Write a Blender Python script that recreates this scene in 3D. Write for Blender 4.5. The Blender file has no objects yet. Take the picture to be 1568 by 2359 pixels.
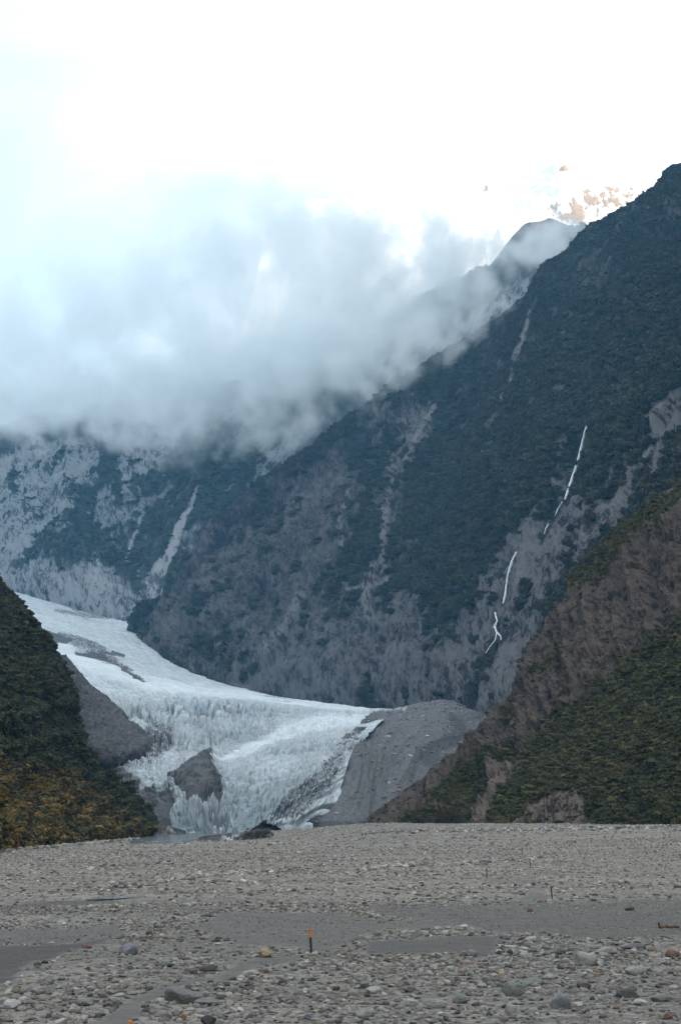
import bpy, bmesh, math, random
import numpy as np
from mathutils import Vector, Matrix, Quaternion
random.seed(7); RNG = np.random.default_rng(11)
SC = bpy.context.scene
COL = SC.collection

# ------------------------------------------------------------------ camera, sky, sun, exposure
CAM_H = 6.5
F_PX, CX, CY, HORIZON = 3500.0, 784.0, 1179.5, 1885.0      # focal length and picture centre in units of a 1568 x 2359 picture
PITCH = math.atan((HORIZON - CY) / F_PX)
cam = bpy.data.cameras.new('camera'); cam_o = bpy.data.objects.new('camera', cam); COL.objects.link(cam_o)
cam.sensor_fit = 'VERTICAL'; cam.sensor_height = 24.0; cam.lens = 24.0 * F_PX / 2359.0
cam.clip_start = 0.5; cam.clip_end = 60000
cam_o.location = (0, 0, CAM_H); cam_o.rotation_euler = (math.pi / 2 + PITCH, 0, 0)
SC.camera = cam_o

SUN_EL, SUN_AZ = math.radians(11), math.radians(-16)        # azimuth from +x
SUN_V = Vector((math.cos(SUN_EL) * math.cos(SUN_AZ), math.cos(SUN_EL) * math.sin(SUN_AZ), math.sin(SUN_EL)))
sun = bpy.data.lights.new('sun', 'SUN'); sun.energy = 4.5; sun.angle = math.radians(0.5); sun.color = (1.0, 0.74, 0.46)
sun_o = bpy.data.objects.new('sun', sun); COL.objects.link(sun_o)
sun_o.rotation_euler = SUN_V.to_track_quat('Z', 'Y').to_euler()

SC.view_settings.view_transform = 'Standard'; SC.view_settings.look = 'None'
SC.view_settings.exposure = 1.95; SC.view_settings.gamma = 1.0; SC.view_settings.use_curve_mapping = False
SC.render.engine = 'CYCLES'
CY_ = SC.cycles
CY_.max_bounces = 12; CY_.diffuse_bounces = 3; CY_.glossy_bounces = 2; CY_.transmission_bounces = 2
CY_.volume_bounces = 10; CY_.transparent_max_bounces = 4; CY_.caustics_reflective = False; CY_.caustics_refractive = False
CY_.use_denoising = True
CY_.volume_step_rate = 1.0; CY_.volume_max_steps = 256
try: CY_.denoising_input_passes = 'RGB_ALBEDO_NORMAL'
except Exception: pass

world = bpy.data.worlds.new('World'); SC.world = world; world.use_nodes = True
wt = world.node_tree; wn = wt.nodes; wl = wt.links; wn.clear()
w_out = wn.new('ShaderNodeOutputWorld'); w_bg = wn.new('ShaderNodeBackground'); w_bg.inputs['Strength'].default_value = 0.1
wl.new(w_bg.outputs[0], w_out.inputs[0])
sky = wn.new('ShaderNodeTexSky'); sky.sky_type = 'NISHITA'; sky.sun_disc = False
sky.sun_elevation = SUN_EL; sky.sun_rotation = math.pi / 2 - SUN_AZ; sky.altitude = 200; sky.air_density = 1.0; sky.dust_density = 1.2; sky.ozone_density = 1.0
w_tc = wn.new('ShaderNodeTexCoord')
w_map = wn.new('ShaderNodeMapping'); w_map.inputs['Scale'].default_value = (1.0, 1.0, 1.9); w_map.inputs['Location'].default_value = (0.42, 0.1, 0.35)
wl.new(w_tc.outputs['Generated'], w_map.inputs[0])
w_no = wn.new('ShaderNodeTexNoise'); w_no.inputs['Scale'].default_value = 2.6; w_no.inputs['Detail'].default_value = 6; w_no.inputs['Roughness'].default_value = 0.52
w_no.inputs['Distortion'].default_value = 0.35
wl.new(w_map.outputs[0], w_no.inputs['Vector'])
w_r = wn.new('ShaderNodeMapRange'); w_r.interpolation_type = 'SMOOTHSTEP'
w_r.inputs['From Min'].default_value = 0.34; w_r.inputs['From Max'].default_value = 0.70
w_r.inputs['To Min'].default_value = 0.44; w_r.inputs['To Max'].default_value = 1.0
wl.new(w_no.outputs['Fac'], w_r.inputs['Value'])
w_sep = wn.new('ShaderNodeSeparateXYZ'); wl.new(w_tc.outputs['Generated'], w_sep.inputs[0])
w_gr = wn.new('ShaderNodeMapRange'); w_gr.interpolation_type = 'SMOOTHSTEP'; w_gr.inputs['From Min'].default_value = -0.26; w_gr.inputs['From Max'].default_value = -0.06; w_gr.inputs['To Max'].default_value = 1.0
wl.new(w_sep.outputs['X'], w_gr.inputs['Value'])
w_max = wn.new('ShaderNodeMath'); w_max.operation = 'MAXIMUM'; wl.new(w_r.outputs[0], w_max.inputs[0]); wl.new(w_gr.outputs[0], w_max.inputs[1])
w_mix = wn.new('ShaderNodeMix'); w_mix.data_type = 'RGBA'
wl.new(w_max.outputs[0], w_mix.inputs['Factor']); wl.new(sky.outputs[0], w_mix.inputs['A'])
w_mix.inputs['B'].default_value = (4.5, 4.5, 4.5, 1)
wl.new(w_mix.outputs['Result'], w_bg.inputs['Color'])

# ------------------------------------------------------------------ picture <-> place
SP, CP = math.sin(PITCH), math.cos(PITCH)
def W(px, py, Y):
    X = (px - CX) / F_PX; U = (CY - py) / F_PX
    d = np.array((X, CP - U * SP, SP + U * CP)); k = Y / d[1]
    return np.array((d[0] * k, Y, CAM_H + d[2] * k))
def project(P):
    x, y, z = P[:, 0], P[:, 1], P[:, 2] - CAM_H
    fw = y * CP + z * SP; up = -y * SP + z * CP
    ok = fw > 1.0; fw = np.where(ok, fw, 1.0)
    return np.where(ok, CX + F_PX * x / fw, -9999), np.where(ok, CY - F_PX * up / fw, -9999)

# ------------------------------------------------------------------ noise
def _hash(ix, iy, iz, seed):
    h = (ix.astype(np.uint32) * np.uint32(374761393)) ^ (iy.astype(np.uint32) * np.uint32(668265263)) ^ (iz.astype(np.uint32) * np.uint32(2246822519)) ^ np.uint32((seed * 3266489917) & 0xffffffff)
    h ^= h >> np.uint32(15); h *= np.uint32(2246822519); h ^= h >> np.uint32(13); h *= np.uint32(3266489917); h ^= h >> np.uint32(16)
    return h
def noise(P, seed=0):
    """gradient noise, about -1..1; P is (n, 3)"""
    P = np.asarray(P, np.float64); i = np.floor(P).astype(np.int64); f = P - i
    w = f * f * f * (f * (f * 6 - 15) + 10); out = np.zeros(len(P))
    for dx in (0, 1):
        wx = w[:, 0] if dx else 1 - w[:, 0]
        for dy in (0, 1):
            wy = w[:, 1] if dy else 1 - w[:, 1]
            for dz in (0, 1):
                wz = w[:, 2] if dz else 1 - w[:, 2]
                h = _hash(i[:, 0] + dx, i[:, 1] + dy, i[:, 2] + dz, seed)
                gx = (h & np.uint32(1023)) / 511.5 - 1; gy = ((h >> np.uint32(10)) & np.uint32(1023)) / 511.5 - 1; gz_ = ((h >> np.uint32(20)) & np.uint32(1023)) / 511.5 - 1
                out += wx * wy * wz * (gx * (f[:, 0] - dx) + gy * (f[:, 1] - dy) + gz_ * (f[:, 2] - dz))
    return out * 1.25
def fbm(P, octv=5, gain=0.5, seed=0, lac=2.03):
    P = np.array(P, np.float64); a, s, t = 1.0, np.zeros(len(P)), 0.0
    for k in range(octv):
        s += a * noise(P, seed + k); t += a; a *= gain; P = P * lac
    return s / t
def ridged(P, octv=5, gain=0.5, seed=0, lac=2.07):
    P = np.array(P, np.float64); a, s, t = 1.0, np.zeros(len(P)), 0.0
    for k in range(octv):
        s += a * (1 - 2 * np.abs(noise(P, seed + k))); t += a; a *= gain; P = P * lac
    return s / t - 0.42                                        # about -1..0.6, mean near 0
def sstep(a, b, x):
    t = np.clip((np.asarray(x, float) - a) / (b - a), 0, 1); return t * t * (3 - 2 * t)
def poly_in(px, py, poly, soft=14.0):
    """0..1 inside a polygon with a soft edge"""
    poly = np.asarray(poly, float); n = len(poly); inside = np.zeros(len(px), bool); dist = np.full(len(px), 1e9)
    for a in range(n):
        x0, y0 = poly[a]; x1, y1 = poly[(a + 1) % n]
        c = ((y0 > py) != (y1 > py)); den = (y1 - y0) if y1 != y0 else 1e-9
        inside ^= c & (px < (x1 - x0) * (py - y0) / den + x0)
        vx, vy = x1 - x0, y1 - y0; L = vx * vx + vy * vy + 1e-9
        t = np.clip(((px - x0) * vx + (py - y0) * vy) / L, 0, 1)
        dist = np.minimum(dist, np.hypot(px - x0 - t * vx, py - y0 - t * vy))
    sd = np.where(inside, dist, -dist)
    return sstep(-soft, soft, sd)
def line_in(px, py, pts, w, soft=None):
    """1 on a polyline with given half widths, falling to 0"""
    d = np.zeros(len(px)); pts = np.asarray(pts, float); ws = np.broadcast_to(np.asarray(w, float), (len(pts),))
    for a in range(len(pts) - 1):
        x0, y0 = pts[a]; vx, vy = pts[a + 1] - pts[a]; L = vx * vx + vy * vy + 1e-9
        t = np.clip(((px - x0) * vx + (py - y0) * vy) / L, 0, 1)
        hw = ws[a] * (1 - t) + ws[a + 1] * t; dd = np.hypot(px - x0 - t * vx, py - y0 - t * vy)
        d = np.maximum(d, 1 - sstep(0.55, 1.45, dd / hw))
    return d

# ------------------------------------------------------------------ mesh helpers
def link_mesh(name, verts, faces_quads, mat, attrs=None, uv=None, smooth=True, parent=None):
    me = bpy.data.meshes.new(name); n = len(verts); q = np.asarray(faces_quads, np.int32); m, k = q.shape
    me.vertices.add(n); me.vertices.foreach_set('co', np.asarray(verts, np.float32).ravel())
    me.loops.add(m * k); me.loops.foreach_set('vertex_index', q.ravel())
    me.polygons.add(m); me.polygons.foreach_set('loop_start', np.arange(m, dtype=np.int32) * k)
    me.polygons.foreach_set('use_smooth', np.full(m, smooth, bool))
    me.update(calc_edges=True)
    if uv is not None:
        l = me.uv_layers.new(name='UVMap'); l.data.foreach_set('uv', np.asarray(uv, np.float32)[q.ravel()].ravel())
    for a, v in (attrs or {}).items():
        v = np.asarray(v, np.float32)
        if v.ndim == 2: at = me.attributes.new(a, 'FLOAT_COLOR', 'POINT'); at.data.foreach_set('color', np.c_[v, np.ones(len(v))].astype(np.float32).ravel())
        else: at = me.attributes.new(a, 'FLOAT', 'POINT'); at.data.foreach_set('value', v)
    if mat: me.materials.append(mat)
    o = bpy.data.objects.new(name, me); COL.objects.link(o)
    if parent is not None: o.parent = parent
    return o
def grid_faces(nr, nc):
    a = np.arange(nr * nc).reshape(nr, nc)
    return np.stack([a[:-1, :-1], a[:-1, 1:], a[1:, 1:], a[1:, :-1]], -1).reshape(-1, 4)
def catmull(C, n, s=None):
    """C (m, k, 3) -> (n, k, 3) along axis 0"""
    m = len(C); t = np.linspace(0, m - 1, n) if s is None else np.asarray(s) * (m - 1)
    i = np.clip(np.floor(t).astype(int), 0, m - 2); u = (t - i)[:, None, None]
    p0, p1, p2, p3 = C[np.maximum(i - 1, 0)], C[i], C[i + 1], C[np.minimum(i + 2, m - 1)]
    ten = 0.42
    m1, m2 = ten * (p2 - p0), ten * (p3 - p1)
    u2, u3 = u * u, u * u * u
    return (2 * u3 - 3 * u2 + 1) * p1 + (u3 - 2 * u2 + u) * m1 + (-2 * u3 + 3 * u2) * p2 + (u3 - u2) * m2
class Sheet:
    """a sloping sheet of land through rows of control points, rows run from the foot up"""
    def __init__(s, rows, nr, nc, su=None, sv=None):
        C = np.array(rows, float); s.nr, s.nc = nr, nc
        G = catmull(C, nr, sv); G = catmull(G.transpose(1, 0, 2), nc, su).transpose(1, 0, 2)
        s.G = G; s.measure()
    def measure(s):
        G = s.G; dv = np.gradient(G, axis=0); du = np.gradient(G, axis=1)
        n = np.cross(du, dv); ln = np.linalg.norm(n, axis=2, keepdims=True); s.area = ln[..., 0].ravel(); s.N = (n / np.maximum(ln, 1e-9))
        if ((np.array((0, 0, CAM_H)) - G) * s.N).sum(2).mean() < 0: s.N = -s.N
        lu = np.linalg.norm(du, axis=2); lv = np.linalg.norm(dv, axis=2)
        s.u = np.cumsum(lu.mean(0))[None, :].repeat(s.nr, 0).ravel(); s.v = np.cumsum(lv, axis=0).ravel()
    @property
    def P(s): return s.G.reshape(-1, 3)
    def push(s, amount): s.G = s.G + s.N * amount.reshape(s.nr, s.nc, 1)
    def px(s): return project(s.P)
    def uvm(s): return np.c_[s.u, s.v] * 0.01
    def build(s, name, mat, attrs, skirt=40.0):
        last = s.G[-1:].copy(); last[..., 2] = np.minimum(last[..., 2], -30.0)                   # the far side goes down to the ground
        def d(v): v = np.asarray(v).reshape(s.nr, s.nc); return np.concatenate([v[:1], v, v[-1:]]).ravel()
        P = np.concatenate([s.G[:1] - np.array((0, 0, skirt)), s.G, last]).reshape(-1, 3)
        uv = s.uvm().reshape(s.nr, s.nc, 2); uv = np.concatenate([uv[:1] - np.array((0, skirt * 0.01)), uv, uv[-1:] + 1.0]).reshape(-1, 2)
        return link_mesh(name, P, grid_faces(s.nr + 2, s.nc), mat, {k: d(v) for k, v in attrs.items()}, uv)
    def scatter(s, count, weight, margin=0.18, jitter=True):
        """random points on the sheet by area x weight, kept to what the picture and a little around it can see"""
        x, y = s.px(); mx, my = 1568 * margin, 2359 * margin
        vis = (x > -mx) & (x < 1568 + mx) & (y > -my) & (y < 2359 + my)
        w = s.area * weight * vis; w = w / w.sum(); k = RNG.choice(len(w), count, p=w)
        r, c = k // s.nc, k % s.nc
        r2, c2 = np.clip(r + 1, 0, s.nr - 1), np.clip(c + 1, 0, s.nc - 1); a, b = RNG.random((2, count, 1))
        G = s.G; p = (G[r, c] * (1 - a) + G[r2, c] * a) * (1 - b) + (G[r, c2] * (1 - a) + G[r2, c2] * a) * b
        return p, k
def fit_crest(sheet, crest_line, r0, r1, smooth=25, times=3, drop=0.0):
    """lower or raise the upper part of a sheet so that its ridge runs along the given line"""
    cl = np.array(sorted(crest_line), float)
    for _ in range(times):
        x, y = sheet.px(); x = x.reshape(sheet.nr, sheet.nc); y = y.reshape(sheet.nr, sheet.nc)
        e = np.where(y > -9000, y - np.interp(x, cl[:, 0], cl[:, 1] + drop), 1e9); e[: r0] = 1e9; k = e.argmin(0); c = np.arange(sheet.nc)
        v = np.where((x[k, c] > cl[0, 0]) & (x[k, c] < cl[-1, 0] + 60), np.clip(e[k, c], -120, 120), 0.0); w = np.hanning(smooth + 2)[1:-1]; w /= w.sum(); v = np.convolve(np.pad(v, smooth // 2, 'edge'), w, 'valid')[: sheet.nc]
        ramp = sstep(r0, r1, np.arange(sheet.nr))[:, None]; sheet.G[:, :, 2] += v[None, :] * ramp * sheet.G[:, :, 1] / F_PX * 0.9
        sheet.measure()
def tag(o, label=None, cat=None, group=None, kind=None):
    if label: o['label'] = label
    if cat: o['category'] = cat
    if group: o['group'] = group
    if kind: o['kind'] = kind
    return o

# ------------------------------------------------------------------ materials
class NT:
    def __init__(s, name, rough=0.9, spec=0.2):
        s.m = bpy.data.materials.new(name); s.m.use_nodes = True; s.t = s.m.node_tree; s.b = s.t.nodes['Principled BSDF']
        s.b.inputs['Roughness'].default_value = rough; s.b.inputs['Specular IOR Level'].default_value = spec
    def n(s, t, **k):
        x = s.t.nodes.new(t)
        for a, v in k.items():
            if a in x.inputs: s.put(x.inputs[a], v)
            else: setattr(x, a, v)
        return x
    def put(s, sock, v):
        if isinstance(v, bpy.types.NodeSocket): s.t.links.new(v, sock)
        elif hasattr(sock, 'default_value'):
            try: sock.default_value = v
            except Exception: sock.default_value = (*v, 1)
    def attr(s, name, kind='GEOMETRY'):
        x = s.t.nodes.new('ShaderNodeAttribute'); x.attribute_name = name; x.attribute_type = kind; return x
    def fac(s, name): return s.attr(name).outputs['Fac']
    def uv(s, sx, sy, rot=0.0):
        x = s.t.nodes.new('ShaderNodeUVMap'); mp = s.t.nodes.new('ShaderNodeMapping'); s.t.links.new(x.outputs[0], mp.inputs[0]); mp.inputs['Scale'].default_value = (sx, sy, 1); mp.inputs['Rotation'].default_value = (0, 0, rot); return mp.outputs[0]
    def pos(s, sc=(1, 1, 1)):
        x = s.t.nodes.new('ShaderNodeNewGeometry'); mp = s.t.nodes.new('ShaderNodeMapping'); s.t.links.new(x.outputs['Position'], mp.inputs[0]); mp.inputs['Scale'].default_value = sc; return mp.outputs[0]
    def noise(s, vec, scale=1.0, detail=5, rough=0.55, dist=0.0):
        return s.n('ShaderNodeTexNoise', Vector=vec, Scale=scale, Detail=detail, Roughness=rough, Distortion=dist).outputs['Fac']
    def rng(s, v, a, b, c=0.0, d=1.0, smooth=True):
        x = s.t.nodes.new('ShaderNodeMapRange'); x.interpolation_type = 'SMOOTHSTEP' if smooth else 'LINEAR'
        s.put(x.inputs['Value'], v); s.put(x.inputs['From Min'], a); s.put(x.inputs['From Max'], b); s.put(x.inputs['To Min'], c); s.put(x.inputs['To Max'], d); return x.outputs[0]
    def math(s, op, a, b=0.0, c=None):
        x = s.t.nodes.new('ShaderNodeMath'); x.operation = op; s.put(x.inputs[0], a); s.put(x.inputs[1], b)
        if c is not None: s.put(x.inputs[2], c)
        return x.outputs[0]
    def mix(s, f, a, b, mode='MIX'):
        x = s.t.nodes.new('ShaderNodeMix'); x.data_type = 'RGBA'; x.blend_type = mode
        s.put(x.inputs['Factor'], f)
        for k, v in (('A', a), ('B', b)): s.put(x.inputs[k] if False else [i for i in x.inputs if i.name == k and i.type == 'RGBA'][0], v if isinstance(v, bpy.types.NodeSocket) else (*v, 1))
        return [o for o in x.outputs if o.type == 'RGBA'][0]
    def ramp(s, f, stops):
        x = s.t.nodes.new('ShaderNodeValToRGB'); e = x.color_ramp.elements
        while len(e) < len(stops): e.new(0.5)
        for k, (p, c) in enumerate(stops): e[k].position = p; e[k].color = (*c, 1)
        s.put(x.inputs[0], f); return x.outputs[0]
    def bump(s, h, strength=0.5, dist=1.0):
        x = s.n('ShaderNodeBump', Height=h, Strength=strength, Distance=dist); s.t.links.new(x.outputs[0], s.b.inputs['Normal'])
    def color(s, c): s.put(s.b.inputs['Base Color'], c)

def mat_mountain(name, veg, veg2, rock_dark, rock_mid, rock_pale, brown, us=12.0, vs=3.0, bump_d=3.0):
    """plants (0) or bare rock (1) by the vertex attribute rock, lighter or darker rock by bed, pale scree by pale, brown grass by brown"""
    m = NT(name, 0.92, 0.12)
    st = m.noise(m.uv(us, vs), 1.0, 7, 0.66, 0.2)
    st2 = m.noise(m.uv(us * 3.3, vs * 2.6), 1.0, 5, 0.62)
    bd = m.noise(m.uv(us * 0.2, vs * 0.75, 0.7), 1.0, 6, 0.62, 0.3)
    pn = m.noise(m.pos(), 0.05, 6, 0.65)
    tone = m.math('SUBTRACT', m.math('ADD', m.math('ADD', m.math('MULTIPLY', st, 0.58), m.math('MULTIPLY', st2, 0.50)), m.math('MULTIPLY', bd, 0.40)), 0.25)
    x = m.n('ShaderNodeTexNoise', Vector=m.uv(us * 0.55, vs * 0.42, 0.25), Scale=1.0, Detail=6, Roughness=0.6, Distortion=0.25); x.noise_type = 'RIDGED_MULTIFRACTAL'; crack = x.outputs['Fac']
    tone = m.math('ADD', tone, m.math('MULTIPLY', m.fac('bed'), 0.20))
    tone = m.math('SUBTRACT', tone, m.rng(crack, 0.10, 0.65, 0.0, 0.09))
    rk = m.ramp(tone, [(0.38, rock_dark), (0.47, rock_mid), (0.62, tuple(0.55 * a + 0.45 * b for a, b in zip(rock_mid, rock_pale)))])
    rk = m.mix(m.math('MULTIPLY', m.fac('pale'), m.rng(tone, 0.41, 0.53, 0.05, 1.0)), rk, rock_pale)
    vg = m.mix(m.rng(pn, 0.4, 0.62), veg, veg2)
    vg = m.mix(m.math('MULTIPLY', m.fac('brown'), m.rng(m.noise(m.pos(), 0.11, 5, 0.6), 0.38, 0.6, 0.1, 1.0)), vg, brown)
    edge = m.math('ADD', m.fac('rock'), m.math('MULTIPLY', m.math('SUBTRACT', m.math('ADD', st2, m.math('SUBTRACT', st, 0.5)), 0.5), 0.9))
    m.color(m.mix(m.rng(edge, 0.43, 0.57), vg, rk))
    m.bump(m.math('SUBTRACT', m.math('ADD', m.math('ADD', st, m.math('MULTIPLY', st2, 0.45)), bd), m.math('MULTIPLY', crack, 0.5)), 1.0, bump_d)
    return m.m

# ------------------------------------------------------------------ scattered small things (ground cover, woods): one object each
def leaf_clump(name, mat, n=190, seed=0, flat=0.8, leaf=0.24, core=0.72):
    """a crown of many small leaf faces on an uneven lumpy body"""
    r = np.random.default_rng(seed); V, Fc = [], []
    lumps = r.normal(size=(6, 3)) * 0.42; lumps[:, 2] = np.abs(lumps[:, 2]) * 0.9 + 0.25; rad = r.uniform(0.34, 0.6, 6)
    for k in range(n):
        j = r.integers(6); d = r.normal(size=3); d /= np.linalg.norm(d); d[2] = d[2] * 0.8 + 0.15
        c = lumps[j] + d * rad[j] * (core + (1 - core) * r.random()); c[2] = max(c[2] * flat, -0.1)
        nrm = d + r.normal(size=3) * 0.45; nrm /= np.linalg.norm(nrm)
        t = np.cross(nrm, r.normal(size=3)); t /= np.linalg.norm(t); b = np.cross(nrm, t); s = leaf * r.uniform(0.6, 1.3)
        i = len(V); V += [c - t * s, c - b * s * 0.6 - nrm * s * 0.15, c + t * s, c + b * s * 0.6 - nrm * s * 0.15]; Fc.append((i, i + 1, i + 2, i + 3))
    me = bpy.data.meshes.new(name); me.from_pydata([tuple(v) for v in V], [], Fc); me.materials.append(mat)
    return bpy.data.objects.new(name, me)
def stone_mesh(seed, flat=0.55, sub=2, rough=0.22, cuts=7):
    bm = bmesh.new(); bmesh.ops.create_icosphere(bm, subdivisions=sub, radius=1.0); r = np.random.default_rng(seed)
    P = np.array([v.co[:] for v in bm.verts])
    for _ in range(cuts):                                       # broken faces
        d = r.normal(size=3); d /= np.linalg.norm(d); h = r.uniform(0.55, 0.85); t = P @ d - h
        P = P - np.where(t > 0, t * 0.85, 0)[:, None] * d
    P *= (1 + rough * fbm(P * 1.3 + seed * 3.1, 3, 0.5, seed))[:, None]
    P *= np.array((1.0, r.uniform(0.62, 0.9), flat * r.uniform(0.8, 1.15)))
    for v, p in zip(bm.verts, P): v.co = p
    return bm
def hidden_collection(name, objs):
    c = bpy.data.collections.new(name)
    for o in objs: c.objects.link(o)
    return c
def scatter_object(name, pts, scale, rot, idx, tint, coll, label):
    me = bpy.data.meshes.new(name); n = len(pts); me.vertices.add(n); me.vertices.foreach_set('co', np.asarray(pts, np.float32).ravel())
    a = me.attributes.new('size', 'FLOAT_VECTOR', 'POINT'); a.data.foreach_set('vector', np.asarray(scale, np.float32).ravel())
    a = me.attributes.new('turn', 'FLOAT_VECTOR', 'POINT'); a.data.foreach_set('vector', np.asarray(rot, np.float32).ravel())
    a = me.attributes.new('pick', 'INT', 'POINT'); a.data.foreach_set('value', np.asarray(idx, np.int32))
    a = me.attributes.new('tint', 'FLOAT_COLOR', 'POINT'); a.data.foreach_set('color', np.c_[tint, np.ones(n)].astype(np.float32).ravel())
    o = bpy.data.objects.new(name, me); COL.objects.link(o)
    ng = bpy.data.node_groups.new(name, 'GeometryNodeTree')
    ng.interface.new_socket('Geometry', in_out='INPUT', socket_type='NodeSocketGeometry'); ng.interface.new_socket('Geometry', in_out='OUTPUT', socket_type='NodeSocketGeometry')
    N, L = ng.nodes, ng.links; gi, go = N.new('NodeGroupInput'), N.new('NodeGroupOutput')
    mp = N.new('GeometryNodeMeshToPoints'); ip = N.new('GeometryNodeInstanceOnPoints'); ci = N.new('GeometryNodeCollectionInfo')
    ci.inputs['Collection'].default_value = coll; ci.inputs['Separate Children'].default_value = True; ci.inputs['Reset Children'].default_value = True
    def na(nm, t):
        x = N.new('GeometryNodeInputNamedAttribute'); x.data_type = t; x.inputs['Name'].default_value = nm; return x.outputs[0]
    L.new(gi.outputs[0], mp.inputs['Mesh']); L.new(mp.outputs[0], ip.inputs['Points']); L.new(ci.outputs[0], ip.inputs['Instance'])
    ip.inputs['Pick Instance'].default_value = True
    L.new(na('pick', 'INT'), ip.inputs['Instance Index']); L.new(na('turn', 'FLOAT_VECTOR'), ip.inputs['Rotation']); L.new(na('size', 'FLOAT_VECTOR'), ip.inputs['Scale'])
    L.new(ip.outputs[0], go.inputs[0])
    md = o.modifiers.new('scatter', 'NODES'); md.node_group = ng
    tag(o, label, None, None, 'stuff')
    return o
def leaf_material(name):
    m = NT(name, 0.75, 0.15); c = m.attr('tint', 'INSTANCER').outputs['Color']
    v = m.noise(m.pos(), 0.9, 3, 0.6); m.color(m.mix(m.rng(v, 0.3, 0.7), m.mix(1.0, c, (0.62, 0.66, 0.6), 'MULTIPLY'), c)); return m.m
M_LEAF = leaf_material('foliage')
CLUMPS = hidden_collection('clumps', [leaf_clump('clump', M_LEAF, 170, 40 + k, 0.72 + 0.1 * (k % 3), 0.25) for k in range(6)])
def plant_slope(name, sheet, count, weight, size, cols, label, margin=0.15, tall=(0.8, 1.3)):
    p, k = sheet.scatter(count, weight, margin); n = len(p)
    s = size[0] + (size[1] - size[0]) * RNG.random(n) ** 1.6; s3 = np.c_[s * RNG.uniform(0.8, 1.25, n), s * RNG.uniform(0.8, 1.25, n), s * RNG.uniform(*tall, n)]
    rot = np.c_[RNG.normal(0, 0.15, n), RNG.normal(0, 0.15, n), RNG.uniform(0, 6.28, n)]
    g = fbm(p * 0.02, 3, 0.5, 77) * 0.9 + RNG.normal(0, 0.22, n); g = np.clip(g * 0.9 + 0.5, 0, 1)
    cols = np.array(cols); f = g * (len(cols) - 1); i = np.clip(f.astype(int), 0, len(cols) - 2); t = (f - i)[:, None]
    c = (cols[i] * (1 - t) + cols[i + 1] * t) * RNG.uniform(0.55, 1.45, (n, 1))
    return p, k, s3, rot, c

# ================================================================== THE LAND
VEG_D, VEG_M = (0.020, 0.030, 0.020), (0.040, 0.052, 0.030)

# ---- riverbed -------------------------------------------------------------
def gz(x, y):
    x = np.asarray(x, float); y = np.asarray(y, float)
    z = 4.4 * sstep(-25, 95, x) * sstep(95, 440, y) + 3.0 * sstep(-60, 20, x) * sstep(430, 760, y)
    z = z - 1.2 * sstep(-20, -110, x) * sstep(420, 640, y)
    P = np.stack([x / 46 + y / 160, y / 17 - x / 90, 0 * x], -1).reshape(-1, 3)
    z = z + 0.5 * fbm(P, 4, 0.5, 5).reshape(x.shape) * sstep(20, 90, y)
    P = np.stack([x / 5.5, y / 4.0, 0 * x + 3.3], -1).reshape(-1, 3)
    return z + 0.10 * fbm(P, 3, 0.55, 9).reshape(x.shape)
def ground_at(px, py):
    """where the line of sight through a picture point meets the riverbed"""
    lo, hi = 20.0, 1200.0; Ys = np.geomspace(lo, hi, 900)
    Q = np.array([W(px, py, Y) for Y in Ys]); d = Q[:, 2] - gz(Q[:, 0], Q[:, 1]); i = np.argmax(d < 0)
    if d[i] >= 0: i = len(Ys) - 1
    a, b = Ys[max(i - 1, 0)], Ys[i]
    for _ in range(25):
        m = (a + b) / 2; q = W(px, py, m)
        if q[2] - float(gz(np.array([q[0]]), np.array([q[1]]))[0]) > 0: a = m
        else: b = m
    q = W(px, py, a); q[2] = float(gz(np.array([q[0]]), np.array([q[1]]))[0]); return q
def ground_fast(q):
    """the same for many picture points at once"""
    X = (q[:, 0] - CX) / F_PX; U = (CY - q[:, 1]) / F_PX; dy = CP - U * SP; dz = (SP + U * CP) / dy; dx = X / dy; Y = np.full(len(q), 60.0)
    for Yt in np.geomspace(30, 1100, 160): Y = np.where(CAM_H + dz * Yt > gz(dx * Yt, np.full(len(q), Yt)), Yt, Y)
    return np.stack([dx * Y, Y, gz(dx * Y, Y)], -1)
SAND = [([(0, 2176), (93, 2178), (167, 2168), (267, 2161), (187, 2183), (133, 2209), (60, 2226), (27, 2263), (-60, 2275), (-60, 2176)], 1.0, 1.0),
        ([(67, 2136), (283, 2133), (267, 2159), (167, 2166), (-60, 2176), (-60, 2150)], 0.85, 0.45),
        ([(190, 2375), (300, 2296), (383, 2269), (523, 2239), (600, 2206), (690, 2199), (673, 2216), (606, 2226), (523, 2256), (400, 2279), (333, 2316), (307, 2349), (296, 2375)], 1.0, 0.35),
        ([(523, 2103), (690, 2096), (790, 2103), (856, 2119), (1045, 2119), (1045, 2136), (890, 2142), (823, 2162), (740, 2190), (706, 2183), (590, 2176), (523, 2166), (440, 2140)], 0.86, 0.45),
        ([(823, 2173), (1045, 2159), (1145, 2162), (1155, 2193), (1095, 2206), (1045, 2196), (857, 2203)], 1.0, 0.7),
        ([(840, 2090), (1045, 2084), (1300, 2078), (1640, 2070), (1640, 2150), (1345, 2164), (1245, 2152), (1145, 2146), (1045, 2128), (900, 2112)], 0.80, 0.75),
        ([(1204, 2059), (1252, 2053), (1255, 2069), (1217, 2075), (1190, 2084)], 1.0, 0.3), ([(1195, 1986), (1217, 1986), (1217, 2001), (1193, 2001)], 0.9, 0.2),
        ([(1246, 2001), (1275, 2003), (1290, 2016), (1250, 2015)], 0.9, 0.2), ([(1120, 2026), (1207, 2026), (1258, 2040), (1255, 2052), (1217, 2034), (1120, 2031)], 0.95, 0.2),
        ([(-60, 2090), (167, 2072), (330, 2062), (330, 2070), (167, 2086), (-60, 2104)], 0.8, 1.0), ([(300, 2095), (520, 2085), (520, 2100), (310, 2108)], 0.6, 0.6)]
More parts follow.
